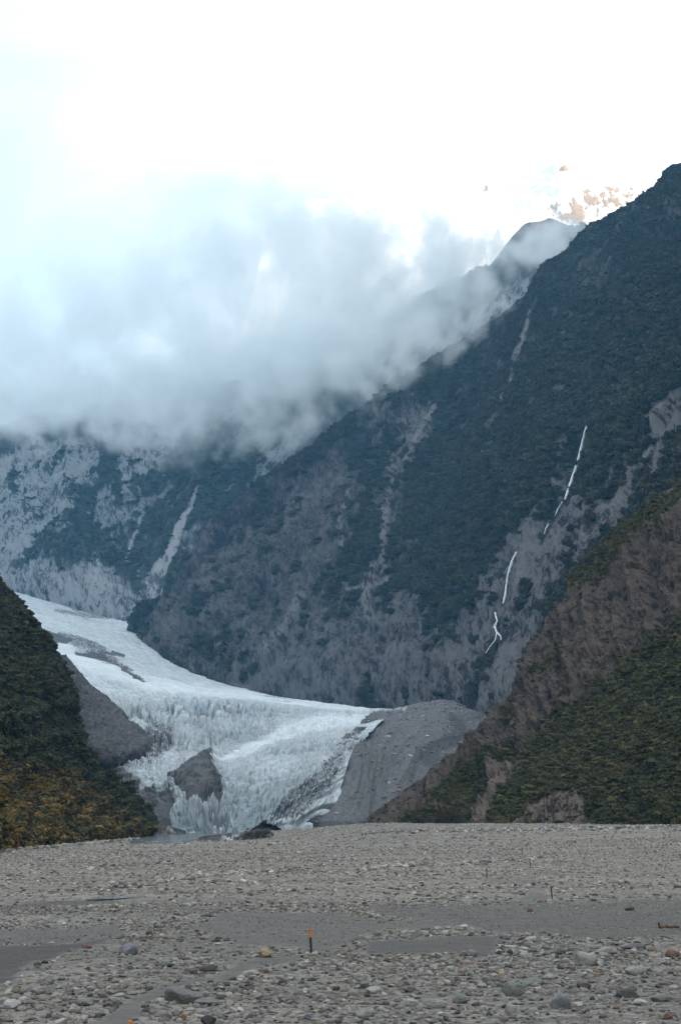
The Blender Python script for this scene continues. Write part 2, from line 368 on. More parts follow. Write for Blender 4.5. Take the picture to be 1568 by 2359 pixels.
def sand_of(P):
    x, y = project(P); warp = fbm(P * np.array((0.16, 0.16, 0.0)) + 4.0, 4, 0.55, 31)
    x = x + warp * 60; y = y + fbm(P * np.array((0.2, 0.2, 0.0)) + 40.0, 3, 0.5, 32) * 16
    s = np.zeros(len(P)); d = np.zeros(len(P))
    for poly, a, dk in SAND:
        v = poly_in(x, y, poly, 5.0); s = np.maximum(s, v * a); d = np.maximum(d, v * dk)
    return s, d
ys = np.r_[-2600, -1500, -800, -400, -200, -100, -50, -20, 0, 15, 28, np.geomspace(36, 1000, 640), np.linspace(1030, 9000, 40)]
xs = np.linspace(0, 1, 240); xs = 0.35 * xs * 240 * 0.5 + 280 * xs ** 3.2; xs = np.r_[xs, 420, 600, 900, 1500, 3000, 6000]; xs = np.r_[-xs[:0:-1], xs]
GX, GY = np.meshgrid(xs, ys); GP = np.stack([GX, GY, gz(GX, GY)], -1).reshape(-1, 3)
m = NT('riverbed_gravel', 0.95, 0.1)
v1 = m.n('ShaderNodeTexVoronoi', Vector=m.pos((1, 1, 1)), Scale=5.5); v2 = m.n('ShaderNodeTexVoronoi', Vector=m.pos((1, 1, 1)), Scale=1.7)
pal = [(0.0, (0.07, 0.069, 0.07)), (0.3, (0.165, 0.16, 0.152)), (0.55, (0.255, 0.243, 0.226)), (0.8, (0.35, 0.335, 0.312)), (0.93, (0.30, 0.235, 0.18)), (1.0, (0.40, 0.39, 0.375))]
def voro_col(v):
    sx = m.n('ShaderNodeSeparateColor'); m.t.links.new(v.outputs['Color'], sx.inputs[0]); return m.ramp(sx.outputs[0], pal)
g1 = m.mix(0.45, voro_col(v1), voro_col(v2)); big = m.noise(m.pos((0.03, 0.07, 0.0)), 1.0, 5, 0.6)
g1 = m.mix(m.rng(big, 0.35, 0.65, 0.35, 0.0), g1, (0.09, 0.086, 0.08)); g1 = m.mix(1.0, g1, (0.985, 0.958, 0.925), 'MULTIPLY')
sn = m.noise(m.pos(), 7.0, 5, 0.7)
sn = m.math('ADD', m.math('MULTIPLY', sn, 0.5), m.math('MULTIPLY', m.noise(m.pos((0.5, 0.9, 0)), 1.0, 6, 0.7), 0.5)); sn = m.rng(sn, 0.3, 0.7)
sandc = m.mix(m.fac('dark'), m.mix(sn, (0.130, 0.121, 0.113), (0.225, 0.21, 0.195)), m.mix(sn, (0.066, 0.063, 0.061), (0.122, 0.115, 0.110)))
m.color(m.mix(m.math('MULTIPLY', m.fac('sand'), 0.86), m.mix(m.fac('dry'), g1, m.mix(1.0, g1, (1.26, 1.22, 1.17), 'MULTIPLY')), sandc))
m.bump(m.math('ADD', m.math('MULTIPLY', v1.outputs['Distance'], -1.0), m.math('MULTIPLY', m.noise(m.pos(), 9.0, 4, 0.7), 0.6)), 0.55, 0.12)
gs, gd = sand_of(GP)
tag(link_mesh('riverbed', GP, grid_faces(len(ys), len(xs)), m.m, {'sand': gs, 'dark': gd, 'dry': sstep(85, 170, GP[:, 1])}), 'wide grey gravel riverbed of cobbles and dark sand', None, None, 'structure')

# ---- great valley wall on the right --------------------------------------
def wall_rows(cols, n, back=(60, 500, -420), bulge=0.0):
    """columns of (foot, ridge) -> rows foot .. ridge, and one row down the far side"""
    R = []
    for t in np.linspace(0, 1, n):
        R.append([a + (b - a) * t + np.array((0, 0, bulge * math.sin(math.pi * t) * np.linalg.norm(b - a))) for a, b in cols])
    R.append([b + np.array(back, float) for a, b in cols]); return R
def wcols(L): return [(W(*a), W(*b)) if len(a) == 3 and not isinstance(a, list) else (np.array(a, float), np.array(b, float)) for a, b in L]
A_cols = wcols([((300, 1505, 2310), (306, 1500, 2350)), ((325, 1480, 2290), (343, 1440, 2330)), ((350, 1520, 2180), (400, 1330, 2420)), ((420, 1570, 2030), (475, 1200, 2480)), ((520, 1595, 1950), (590, 1108, 2520)),
    ((620, 1617, 1880), (700, 1040, 2560)), ((740, 1636, 1800), (860, 910, 2600)), ((850, 1650, 1720), (1000, 815, 2560)), ((930, 1645, 1640), (1150, 725, 2500)),
    ((1000, 1660, 1560), (1212, 672, 2470)), ((1050, 1672, 1500), (1242, 603, 2450)), ((1090, 1700, 1430), (1300, 575, 2430)), ((1130, 1740, 1350), (1345, 520, 2420)),
    ((1180, 1770, 1250), (1440, 470, 2380)), ((1250, 1800, 1150), (1510, 420, 2340)), ((1320, 1820, 1050), (1535, 382, 2320)), ((1400, 1830, 950), (1572, 371, 2300)),
    ((1500, 1840, 850), (1680, 380, 2150)), ((1700, 1850, 700), (1900, 300, 1800)), ([215, 560, 2], [1250, 2500, 2050]), ([230, 420, 2], [1300, 1500, 1350]), ([260, 0, 2], [1200, 500, 1100]), ([280, -800, 0], [1200, -800, 950]), ([300, -2000, 0], [1250, -2000, 900])])  # unseen massif among the last columns, raised to keep sun off the cloud
su = np.r_[np.linspace(0, 18 / 23, 700), np.linspace(18 / 23, 1, 60)[1:]]; sv = np.r_[np.linspace(0, 0.84, 560), np.linspace(0.84, 1, 24)[1:]]
A = Sheet(wall_rows(A_cols, 6), len(sv), len(su), su, sv)
def zones(sheet, polys, lines, base, lu, lv, seed, wp=60, wl=10):
    """bare rock and pale scree over a slope: zones with ragged edges drawn out down the slope"""
    x, y = sheet.px(); Q = np.c_[sheet.u / lu, sheet.v / lv, 0 * sheet.u]
    w1 = fbm(Q * 0.35, 5, 0.58, seed); w2 = fbm(Q * 0.35 + 9.1, 5, 0.58, seed + 20)
    rock = np.full(len(x), base); pale = np.zeros(len(x))
    for poly, rr, pp in polys:
        v = poly_in(x + w1 * wp, y + w2 * wp * 1.5, poly, 30); rock = np.maximum(rock, base + v * (rr - base)); pale = np.maximum(pale, v * pp)
    led = fbm(np.c_[(sheet.u * 0.75 + sheet.v * 0.66) / (lu * 5), (sheet.v * 0.75 - sheet.u * 0.66) / (lu * 1.3), 0 * sheet.u], 4, 0.6, seed + 80)
    n = 0.5 * led + 0.55 * fbm(Q, 5, 0.6, seed + 40) + 0.35 * ridged(Q * 0.5 + 3, 4, 0.55, seed + 50) * 0.6 + 0.30 * fbm(sheet.P * 0.012, 4, 0.6, seed + 60)
    rock = rock + n * 1.8
    for L_, w_, r_ in lines:
        ww = fbm(Q * 1.6, 3, 0.6, seed + 70)
        v = line_in(x + w1 * wl, y, L_, np.asarray(w_) * 1.0); v = v * sstep(-0.9, -0.25, ww); rock = np.maximum(rock, v * r_ + 0.2 * v * ww); pale = np.maximum(pale, v * 0.85)
    return rock, np.clip(pale + 0.5 * n * (pale > 0.02), 0, 1)
def relief(sheet, terms):
    f = 0
    for amp, lu, lv, octv, seed, where in terms:
        q = ridged(np.c_[sheet.u / lu + 0.35 * fbm(sheet.P * 0.004, 3, 0.5, seed + 7), sheet.v / lv, 0 * sheet.u], octv, 0.55, seed); sheet.push(amp * where * q); f = f + q * where / len(terms)
    return f
ROCK_A = [([(955, 930), (905, 1000), (880, 1080), (860, 1160), (890, 1230), (860, 1330), (890, 1320), (915, 1230), (930, 1140), (950, 1040), (1000, 960)], 0.62, 0.35),
          ([(860, 940), (950, 925), (920, 1000), (850, 1060)], 0.52, 0.2),
          ([(250, 1560), (260, 1420), (345, 1400), (400, 1310), (480, 1190), (590, 1130), (700, 1070), (800, 1040), (830, 1120), (800, 1260), (740, 1420), (620, 1560), (420, 1540)], 0.62, 0.03),
          ([(380, 1500), (560, 1430), (740, 1420), (900, 1330), (1010, 1430), (1120, 1480), (1130, 1650), (1000, 1700), (800, 1690), (520, 1610)], 0.60, 0.28),
          ([(1345, 975), (1300, 1110), (1215, 1195), (1150, 1280), (1050, 1420), (1010, 1540), (1090, 1720), (1180, 1620), (1250, 1400), (1340, 1290), (1490, 1090), (1600, 960), (1600, 880), (1480, 1000), (1370, 1150), (1330, 1130)], 0.58, 0.5),
          ([(1500, 960), (1600, 870), (1600, 1000), (1480, 1070)], 0.8, 0.8), ([(1120, 960), (1150, 960), (1150, 1020), (1120, 1030)], 0.55, 0.4)]
LINE_A = (([(1219, 715), (1205, 770), (1188, 815), (1175, 875)], [3, 5, 6, 4], 1.3), ([(1172, 880), (1160, 905), (1150, 925)], 4, 0.75), ([(1410, 885), (1385, 940), (1350, 985)], 2.5, 0.8), ([(800, 1130), (780, 1200), (790, 1260)], 6, 0.8),
          ([(1300, 1005), (1270, 1120), (1215, 1200)], 7, 0.85), ([(905, 1075), (885, 1180), (880, 1300)], 9, 0.9), ([(860, 1300), (840, 1360), (850, 1420)], 12, 0.9), ([(1140, 980), (1132, 1020)], 4, 0.75), ([(1110, 1040), (1106, 1062)], 4, 0.7),
          ([(1000, 935), (960, 1000), (935, 1060)], 6, 0.8), ([(690, 1370), (660, 1440), (590, 1500)], 10, 0.85), ([(800, 1360), (860, 1350), (900, 1330)], 8, 0.9), ([(1500, 960), (1560, 900)], 10, 0.9), ([(1485, 1050), (1500, 1000)], 8, 0.9))
crest = (np.interp(np.arange(A.nr), [0, 45, 480, 559, A.nr - 1], [0.2, 1, 1, 0.3, 1])[:, None] * np.interp(np.arange(A.nc), [0, 70], [0.12, 1])[None, :]).ravel()
x, y = A.px(); low = poly_in(x, y, ROCK_A[2][0], 60) + poly_in(x, y, ROCK_A[3][0], 60) + poly_in(x, y, ROCK_A[4][0], 50); low = np.clip(low, 0, 1)
A_RIB = relief(A, [(46, 230, 1100, 4, 51, crest), (24, 80, 330, 4, 53, crest), (9.0, 28, 90, 4, 57, crest * (0.75 + 0.25 * low)), (3.0, 9, 24, 3, 58, crest * low)])
A.push(5 * fbm(A.P * 0.02, 4, 0.5, 61) + 1.6 * fbm(A.P * 0.11, 3, 0.6, 62))
fit_crest(A, [(343, 1440), (400, 1330), (475, 1200), (590, 1108), (700, 1040), (860, 912), (1000, 815), (1150, 725), (1210, 676), (1244, 605), (1300, 575), (1345, 520), (1440, 470), (1510, 420), (1535, 384), (1562, 371), (1680, 378)], 250, 500, 25, 3, 6)
rock, pale = zones(A, ROCK_A, LINE_A, 0.08, 18, 90, 300)
FALLS = ([(1355, 965), (1345, 1000), (1328, 1070), (1306, 1135), (1277, 1190), (1250, 1235)], [(1190, 1265), (1172, 1312), (1158, 1395)], [(1139, 1405), (1143, 1456), (1120, 1510)], [(1143, 1456), (1155, 1480)])
x, y = A.px(); WET = np.max([line_in(x + 6 * noise(A.P * 0.03, 68), y, f, 6) for f in FALLS], 0); pale = pale * (1 - 0.85 * WET); rock = np.maximum(rock, 0.75 * WET)
rock = rock + 0.30 * A_RIB
brownA = np.clip(0.25 + 1.2 * fbm(A.P * 0.004 + 3, 4, 0.55, 67), 0, 1)
MW = mat_mountain('mountain_wall', (0.016, 0.024, 0.020), (0.028, 0.038, 0.027), (0.009, 0.007, 0.008), (0.036, 0.030, 0.032), (0.180, 0.170, 0.168), (0.055, 0.045, 0.035), 9.0, 3.6, 6.0)
tag(A.build('mountain_wall', MW, {'rock': rock, 'pale': pale, 'brown': brownA, 'bed': 0.8 * fbm(A.P * 0.006, 4, 0.6, 69) + 0.30 * A_RIB - 0.4 * WET}, 90), 'tall dark bush and rock valley wall rising to the high right ridge', None, None, 'structure')  # bed: uneven tone, lighter on ribs, darker in gullies and along the wet falls
FALLS = ([(1355, 965), (1345, 1000), (1328, 1070), (1306, 1135), (1277, 1190), (1250, 1235)], [(1190, 1265), (1172, 1312), (1158, 1395)], [(1139, 1405), (1143, 1456), (1120, 1510)], [(1143, 1456), (1155, 1480)])
x, y = A.px()
A_veg = sstep(0.50, 0.30, rock) * (1 - np.max([line_in(x, y, f, 15) for f in FALLS], 0)); A_veg *= (np.arange(A.nr) < 566)[:, None].repeat(A.nc, 1).ravel()

# ---- far wall behind it, its head in the cloud ----------------------------
D_cols = wcols([((-400, 1270, 3300), (-420, 1040, 3800)), ((-250, 1310, 3200), (-250, 1020, 3700)), ((-50, 1355, 3100), (-20, 1008, 3650)), ((80, 1400, 2950), (140, 975, 3600)), ((200, 1430, 2800), (280, 955, 3550)),
    ((330, 1475, 2540), (420, 925, 3500)), ((480, 1460, 2540), (600, 880, 3450)), ((600, 1400, 2750), (760, 800, 3450)), ((800, 1300, 2880), (900, 760, 3450)), ((950, 1150, 3000), (985, 700, 3450)),
    ((1100, 1000, 3100), (1130, 640, 3450)), ((1250, 900, 3200), (1235, 590, 3520)), ((1400, 800, 3300), (1330, 545, 3650)), ((1600, 700, 3500), (1500, 480, 3900)), ((2150, 800, 2700), (2150, -120, 3150))])  # last column: out-of-view massif added to block the sun
sv = np.r_[np.linspace(0, 0.84, 330), np.linspace(0.84, 1, 16)[1:]]
D = Sheet(wall_rows(D_cols, 6, (40, 600, -380)), len(sv), 460, None, sv)
DF = np.interp(np.arange(D.nr), [0, 40, 260, 329, D.nr - 1], [0.15, 1, 1, 0.4, 1])[:, None].repeat(D.nc, 1).ravel()
D_RIB = relief(D, [(75, 430, 1600, 3, 71, np.interp(np.arange(D.nr), [0, 30, 210, 329, D.nr - 1], [0.1, 1, 1, 0.12, 1])[:, None].repeat(D.nc, 1).ravel()), (30, 125, 420, 4, 73, DF), (11, 38, 120, 4, 74, DF)]); D.push(3 * fbm(D.P * 0.03, 4, 0.55, 75))
rock, pale = zones(D, [([(-300, 1120), (60, 1010), (200, 995), (245, 1040), (205, 1120), (130, 1200), (60, 1270), (-20, 1300), (-300, 1320)], 0.60, 0.65),
                     ([(285, 1000), (430, 975), (400, 1040), (335, 1110), (300, 1130), (262, 1110)], 0.70, 0.8), ([(215, 1130), (310, 1100), (300, 1200), (230, 1250), (215, 1200)], 0.65, 0.4),
                     ([(585, 1110), (600, 1030), (690, 1020), (690, 1050), (640, 1090)], 0.85, 0.95), ([(-300, 1260), (100, 1290), (230, 1310), (345, 1380), (345, 1480), (-300, 1440)], 0.78, 0.62),
                     ([(880, 850), (900, 790), (1000, 700), (1200, 620), (1230, 680), (1100, 800), (950, 880)], 0.66, 0.7), ([(430, 950), (560, 900), (560, 960), (440, 1000)], 0.6, 0.6)],
    (([(457, 1118), (440, 1165), (412, 1215), (395, 1265), (370, 1305), (350, 1350), (335, 1420)], [3, 6, 10, 11, 16, 24, 26], 1.0), ([(330, 1180), (305, 1245), (290, 1290)], 3, 0.8), ([(225, 1290), (215, 1330), (260, 1350)], 6, 0.6), ([(560, 990), (545, 1020)], 4, 0.8)), 0.08, 30, 140, 400, 50, 8)
tag(D.build('far_mountain', mat_mountain('far_mountain', (0.018, 0.026, 0.022), (0.030, 0.040, 0.029), (0.024, 0.024, 0.028), (0.085, 0.087, 0.092), (0.29, 0.295, 0.30), (0.05, 0.045, 0.035), 6.5, 2.6, 3.0),
    {'rock': rock, 'pale': pale, 'brown': np.full(len(rock), 0.3), 'bed': 0.8 * fbm(D.P * 0.005, 4, 0.6, 79) + 0.25 * D_RIB}, 90), 'distant valley side with pale scree gullies fading into cloud', None, None, 'structure')  # bed: uneven tone, lighter on ribs and darker in gullies
D_veg = sstep(0.48, 0.28, rock)

# ---- brown summit above the cloud ----------------------------------------
B_top = [(1040, 700), (1110, 640), (1150, 590), (1182, 548), (1212, 518), (1245, 514), (1268, 506), (1298, 520), (1340, 540), (1385, 552), (1425, 556), (1480, 560), (1540, 560), (1640, 560)]
rows = [[W(a - 60, 820, 3900) for a, b in B_top], [W(a - 25, b + 110, 4100) for a, b in B_top], [W(a - 8, b + 40, 4230) for a, b in B_top], [W(a, b, 4300) for a, b in B_top], [W(a + 10, b + 130, 4700) for a, b in B_top]]
S = Sheet(rows, 150, 260); S.push(5 * ridged(np.c_[S.u / 110, S.v / 300, 0 * S.u], 5, 0.55, 81) + 3 * fbm(S.P * 0.02, 3, 0.5, 82))
tag(S.build('brown_hill', mat_mountain('brown_hill', (0.040, 0.038, 0.018), (0.065, 0.052, 0.022), (0.04, 0.035, 0.03), (0.07, 0.06, 0.05), (0.13, 0.11, 0.09), (0.095, 0.062, 0.022), 6, 4, 3.0),
    {'rock': 0.28 + 0.3 * fbm(S.P * 0.01, 4, 0.6, 83), 'pale': np.zeros(len(S.P)), 'brown': np.full(len(S.P), 0.7), 'bed': fbm(S.P * 0.01, 4, 0.6, 84)}), 'brown tussock summit showing above the cloud', None, None, 'structure')

# ---- snow peak in the sun -------------------------------------------------
K_top = [(600, 480), (740, 468), (880, 452), (1000, 440), (1080, 433), (1121, 427), (1165, 425), (1230, 408), (1296, 382), (1340, 390), (1400, 396), (1450, 405), (1510, 402), (1580, 440), (1680, 520), (1850, 600)]
rows = [[W(a - 40, 760, 6300) for a, b in K_top], [W(a, 600, 6600) for a, b in K_top], [W(a, 0.6 * b + 0.4 * 560, 7000) for a, b in K_top], [W(a, 0.85 * b + 0.15 * 540, 7300) for a, b in K_top], [W(a, b, 7500) for a, b in K_top], [W(a + 30, b + 160, 8200) for a, b in K_top]]
K = Sheet(rows, 260, 420); rk = ridged(np.c_[K.u / 260, K.v / 420, 0 * K.u], 6, 0.58, 91); K.push(18 * rk)
x, y = K.px(); r = poly_in(x, y, [(1250, 470), (1300, 455), (1330, 440), (1400, 420), (1480, 425), (1460, 460), (1400, 490), (1330, 530), (1280, 530)], 22) * 0.60
nk = 7 * noise(K.P * 0.012, 95); x = x + nk; y = y + nk
r = np.maximum(r, poly_in(x, y, [(1112, 442), (1120, 429), (1130, 429), (1124, 441)], 4) * 0.95); r = np.maximum(r, poly_in(x, y, [(1283, 394), (1288, 383), (1303, 381), (1310, 392)], 4) * 0.95)
m = NT('snow_and_rock', 0.8, 0.2); st = m.noise(m.uv(1.6, 0.5), 1.0, 7, 0.68, 0.3)
m.color(m.mix(m.rng(m.math('ADD', m.fac('rock'), m.math('MULTIPLY', m.math('SUBTRACT', st, 0.5), 2.6)), 0.52, 0.66), (0.86, 0.87, 0.88), m.mix(m.noise(m.pos(), 0.02, 4, 0.6), (0.20, 0.11, 0.04), (0.42, 0.26, 0.10))))
m.bump(st, 0.6, 18.0)
tag(K.build('snow_mountain', m.m, {'rock': r + 0.25 * rk * (r > 0.1)}), 'sunlit snow peak with warm brown rock behind the ridge', None, None, 'structure')

# ---- glacier --------------------------------------------------------------
ICE_ROWS = [
 [(200, 1920, 700), (330, 1919, 702), (450, 1922, 700), (520, 1928, 694), (600, 1920, 705), (680, 1906, 745), (780, 1890, 800)],
 [(200, 1885, 715), (340, 1878, 724), (430, 1852, 728), (510, 1856, 728), (600, 1868, 735), (680, 1850, 770), (790, 1800, 850)],
 [(195, 1838, 790), (320, 1832, 800), (430, 1795, 815), (520, 1782, 830), (620, 1790, 835), (720, 1765, 870), (820, 1715, 950)],
 [(190, 1775, 900), (310, 1757, 930), (430, 1735, 960), (540, 1728, 985), (640, 1712, 1000), (760, 1700, 1030), (880, 1660, 1120)],
 [(185, 1692, 1080), (310, 1682, 1120), (432, 1674, 1160), (540, 1667, 1200), (640, 1662, 1250), (760, 1652, 1310), (900, 1640, 1450)],
 [(160, 1622, 1300), (290, 1618, 1340), (400, 1612, 1390), (520, 1610, 1460), (640, 1614, 1560), (760, 1622, 1660), (900, 1634, 1740)],
 [(130, 1560, 1450), (250, 1562, 1510), (360, 1568, 1600), (470, 1578, 1720), (560, 1592, 1860), (680, 1608, 1960), (840, 1628, 2010)],
 [(90, 1500, 1650), (190, 1505, 1750), (280, 1512, 1850), (360, 1524, 1960), (450, 1546, 2060), (560, 1572, 2150), (680, 1592, 2210)],
 [(40, 1438, 1950), (130, 1445, 2050), (210, 1450, 2150), (290, 1457, 2250), (360, 1472, 2310), (430, 1502, 2360), (520, 1535, 2420)],
 [(-40, 1378, 2400), (60, 1390, 2500), (140, 1405, 2600), (220, 1420, 2680), (300, 1426, 2700), (370, 1437, 2720), (440, 1460, 2760)],
 [(-200, 1338, 2900), (-60, 1348, 2980), (50, 1366, 3000), (130, 1386, 2990), (220, 1406, 2980), (310, 1414, 2990), (420, 1430, 3020)],
 [(-420, 1280, 3500), (-200, 1290, 3560), (-60, 1310, 3580), (60, 1330, 3560), (160, 1350, 3540), (280, 1370, 3500), (420, 1390, 3500)]]
s = np.linspace(0, 1, 640)
I = Sheet([[W(*q) for q in r] for r in ICE_ROWS], 900, 780)
x, y = I.px(); wx, wy = x + 22 * fbm(I.P * 0.015, 4, 0.55, 13), y + 12 * fbm(I.P * 0.015 + 7, 4, 0.55, 14)
fall = poly_in(wx, wy, [(220, 1600), (380, 1606), (520, 1612), (640, 1640), (560, 1690), (430, 1735), (330, 1760), (250, 1690)], 22)
front = poly_in(wx, wy, [(180, 1930), (260, 1790), (400, 1800), (520, 1800), (640, 1830), (700, 1860), (680, 1960), (180, 1960)], 14)
lower = poly_in(wx, wy, [(200, 1740), (500, 1640), (860, 1630), (820, 1720), (600, 1910), (300, 1900)], 20)
smooth_ = poly_in(wx, wy, [(0, 1370), (330, 1415), (300, 1470), (130, 1500), (0, 1440)], 20)
def slit(ang, lu, lv, w, seed):                                  # narrow deep cracks
    c, s_ = math.cos(ang), math.sin(ang); a_, b_ = I.u * c + I.v * s_, -I.u * s_ + I.v * c
    wq = 0.5 * fbm(I.P * 0.02, 3, 0.5, seed + 5); q = noise(np.c_[a_ / lu + wq, b_ / lv + wq, 0 * a_], seed)
    return 1 - sstep(0.02, w, np.abs(q)), q
s1, q1 = slit(0.15, 70, 15, 0.22, 15); s2, q2 = slit(1.45, 60, 11, 0.26, 17); s3_, q3 = slit(-0.75, 46, 10, 0.24, 19); s4, q4 = slit(0.75, 34, 9, 0.26, 21)
crev = np.clip(s1 * (0.65 + 0.2 * (1 - smooth_)) * (1 - 0.7 * fall) + s2 * (1.0 * fall + 0.15 * front) + s3_ * (0.75 * lower + 0.4 * fall) + s4 * (0.35 * lower + 0.35 * front), 0, 1) * np.clip(0.55 + 1.6 * fbm(I.P * 0.008, 3, 0.5, 23), 0.1, 1.2)
lump = ridged(np.c_[I.u / 26, I.v / 26, 0 * I.u], 5, 0.6, 25); bil = np.abs(noise(np.c_[I.u / 9, I.v / 9, 0 * I.u], 27)) * 2 - 0.5
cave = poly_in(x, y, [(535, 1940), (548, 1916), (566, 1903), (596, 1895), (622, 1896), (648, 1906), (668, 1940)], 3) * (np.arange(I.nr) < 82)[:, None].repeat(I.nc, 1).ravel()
HEAP = [(396, 1812), (412, 1796), (430, 1776), (470, 1750), (489, 1745), (490, 1772), (509, 1812), (508, 1866), (488, 1850), (470, 1864), (452, 1848), (436, 1856), (416, 1836)]
HEAP2 = [(290, 1910), (330, 1868), (365, 1838), (398, 1822), (408, 1846), (388, 1872), (398, 1895), (350, 1926), (290, 1930)]
heap = poly_in(x + 7 * noise(I.P * 0.12, 33), y + 6 * noise(I.P * 0.12, 34), HEAP, 5); heap2 = poly_in(x + 9 * noise(I.P * 0.1, 35), y + 6 * noise(I.P * 0.1, 36), HEAP2, 6); lift = poly_in(x, y, HEAP, 26) * 11 + poly_in(x, y, HEAP2, 22) * 5
amp = 0.55 + 1.0 * fall + 0.55 * lower + 0.8 * front - 0.3 * smooth_
calm = (1 - cave) * (1 - 0.4 * np.maximum(heap, heap2))
wq = np.c_[I.u + 10 * fbm(I.P * 0.03, 3, 0.5, 43), I.v + 14 * fbm(I.P * 0.03 + 5, 3, 0.5, 44), 0 * I.u]; lump2 = ridged(wq / np.array((13, 30, 1)), 5, 0.62, 45)
tower = ridged(I.P * np.array((0.045, 0.03, 0.03)), 4, 0.55, 47)
I.push(calm * 5.5 * front * tower + calm * amp * (1 - 0.6 * front) * (1.9 * lump + 0.4 * bil + 1.5 * lump2) - calm * crev * (3.5 + 5.5 * fall + 1.5 * front + 1.5 * lower) + 0.8 * front * ridged(np.c_[I.u / 22, I.v / 22, 0 * I.u], 4, 0.6, 31) + 3.0 * fall * ridged(np.c_[I.u / 16, I.v / 60, 0 * I.u], 3, 0.5, 29) * (1 - cave) + 4.0 * fbm(I.P * 0.006, 3, 0.5, 30) + lift)
I.G[:, :, 1] += (cave * 8).reshape(I.nr, I.nc); I.measure()
fins = q2; blocks = lump
deb_shade = np.maximum(np.maximum(heap, heap2) * 1.08, front * 0.40); deb_shade = np.maximum(deb_shade, cave * 1.1)                                          # rock debris lying on the ice; in the cave mouth, painted shade
for L_, w_, a_ in (([(60, 1448), (115, 1466), (160, 1478)], [10, 12, 6], 1.0), ([(140, 1462), (180, 1478), (215, 1492), (255, 1516), (290, 1540), (330, 1566)], [9, 15, 19, 15, 9, 3], 0.62), ([(180, 1500), (240, 1512), (270, 1530)], [4, 5, 4], 1.1), ([(230, 1505), (262, 1503), (285, 1512)], [3, 4, 3], 1.1), ([(265, 1530), (300, 1552), (333, 1570)], [3.5, 4, 2], 1.1),
                   ([(540, 1580), (620, 1600), (700, 1612)], [6, 5, 4], 0.55), ([(130, 1405), (200, 1417), (270, 1420)], [4, 8, 6], 0.6)):
    deb_shade = np.maximum(deb_shade, line_in(x + 10 * noise(I.P * 0.03, 22), y + 7 * noise(I.P * 0.04, 23), L_, w_) * a_)
for poly, a_ in (([(190, 1650), (330, 1690), (390, 1700), (380, 1760), (330, 1775), (200, 1775)], 0.55), ([(180, 1765), (290, 1765), (330, 1800), (330, 1840), (300, 1900), (200, 1880)], 0.95), ([(250, 1830), (360, 1810), (400, 1850), (360, 1920), (260, 1920)], 1.05),
                 ([(600, 1900), (640, 1835), (700, 1780), (790, 1715), (800, 1760), (700, 1890)], 0.60), ([(560, 1870), (640, 1840), (660, 1930), (560, 1930)], 0.45), ([(310, 1690), (345, 1650), (410, 1660), (400, 1720), (360, 1760), (310, 1750)], 0.62), ([(-300, 1330), (60, 1360), (240, 1400), (380, 1415), (380, 1380), (-300, 1250)], 0.6)):
    deb_shade = np.maximum(deb_shade, poly_in(wx, wy, poly, 14) * a_)
band = fbm(np.c_[I.u / 16, I.v / 190, 0 * I.u], 4, 0.6, 41)
dirt = np.clip(0.50 + 0.9 * band + 0.9 * fbm(np.c_[I.u / 60, I.v / 150, 0 * I.u], 5, 0.6, 25), 0, 1) * (0.35 + 0.65 * np.maximum(np.maximum(fall, 0.7 * lower), poly_in(wx, wy, [(330, 1700), (560, 1640), (700, 1640), (620, 1700), (480, 1760), (300, 1850), (250, 1780)], 30)))
wn_ = 0.6 + 0.5 * fbm(np.c_[I.u / 40, I.v / 40, 0 * I.u], 4, 0.6, 37)
white = wn_ * np.maximum(line_in(x, y + 8 * noise(I.P * 0.02, 3), [(100, 1480), (220, 1530), (340, 1572), (480, 1592), (640, 1606), (840, 1634)], [16, 18, 14, 9, 9, 12]), line_in(x, y, [(830, 1656), (740, 1662), (660, 1682), (590, 1715), (530, 1742), (480, 1760)], [14, 18, 16, 12, 7, 2]))
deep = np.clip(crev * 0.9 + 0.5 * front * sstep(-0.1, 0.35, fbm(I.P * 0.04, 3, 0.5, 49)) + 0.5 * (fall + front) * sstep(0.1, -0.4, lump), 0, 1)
m = NT('glacier_ice', 0.55, 0.35); m.b.inputs['Roughness'].default_value = 0.6
n1 = m.noise(m.uv(9, 6), 1.0, 7, 0.68, 0.5); n2 = m.noise(m.uv(40, 26), 1.0, 4, 0.6)
ice = m.mix(m.rng(n1, 0.35, 0.65), (0.40, 0.455, 0.48), (0.66, 0.70, 0.715))
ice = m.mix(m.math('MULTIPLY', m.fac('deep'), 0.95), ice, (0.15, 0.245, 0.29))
ice = m.mix(m.math('MULTIPLY', m.fac('dirt'), m.rng(n2, 0.35, 0.62, 0.25, 0.95)), ice, (0.25, 0.24, 0.23))
ice = m.mix(m.fac('white'), ice, (0.80, 0.84, 0.86))
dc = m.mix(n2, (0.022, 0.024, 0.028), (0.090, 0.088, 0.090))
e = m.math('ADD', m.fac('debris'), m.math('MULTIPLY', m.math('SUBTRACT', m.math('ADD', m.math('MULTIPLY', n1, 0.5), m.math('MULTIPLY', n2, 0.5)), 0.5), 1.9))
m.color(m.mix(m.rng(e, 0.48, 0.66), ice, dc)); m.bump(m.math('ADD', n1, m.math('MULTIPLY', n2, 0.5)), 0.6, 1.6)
tag(I.build('glacier', m.m, {'deep': np.clip(deep, 0, 1), 'dirt': dirt, 'white': white * (1 - deb_shade), 'debris': deb_shade}), 'white and blue crevassed glacier tongue winding down to the riverbed', None, None, 'structure')  # debris also holds the painted shade of the cave mouth

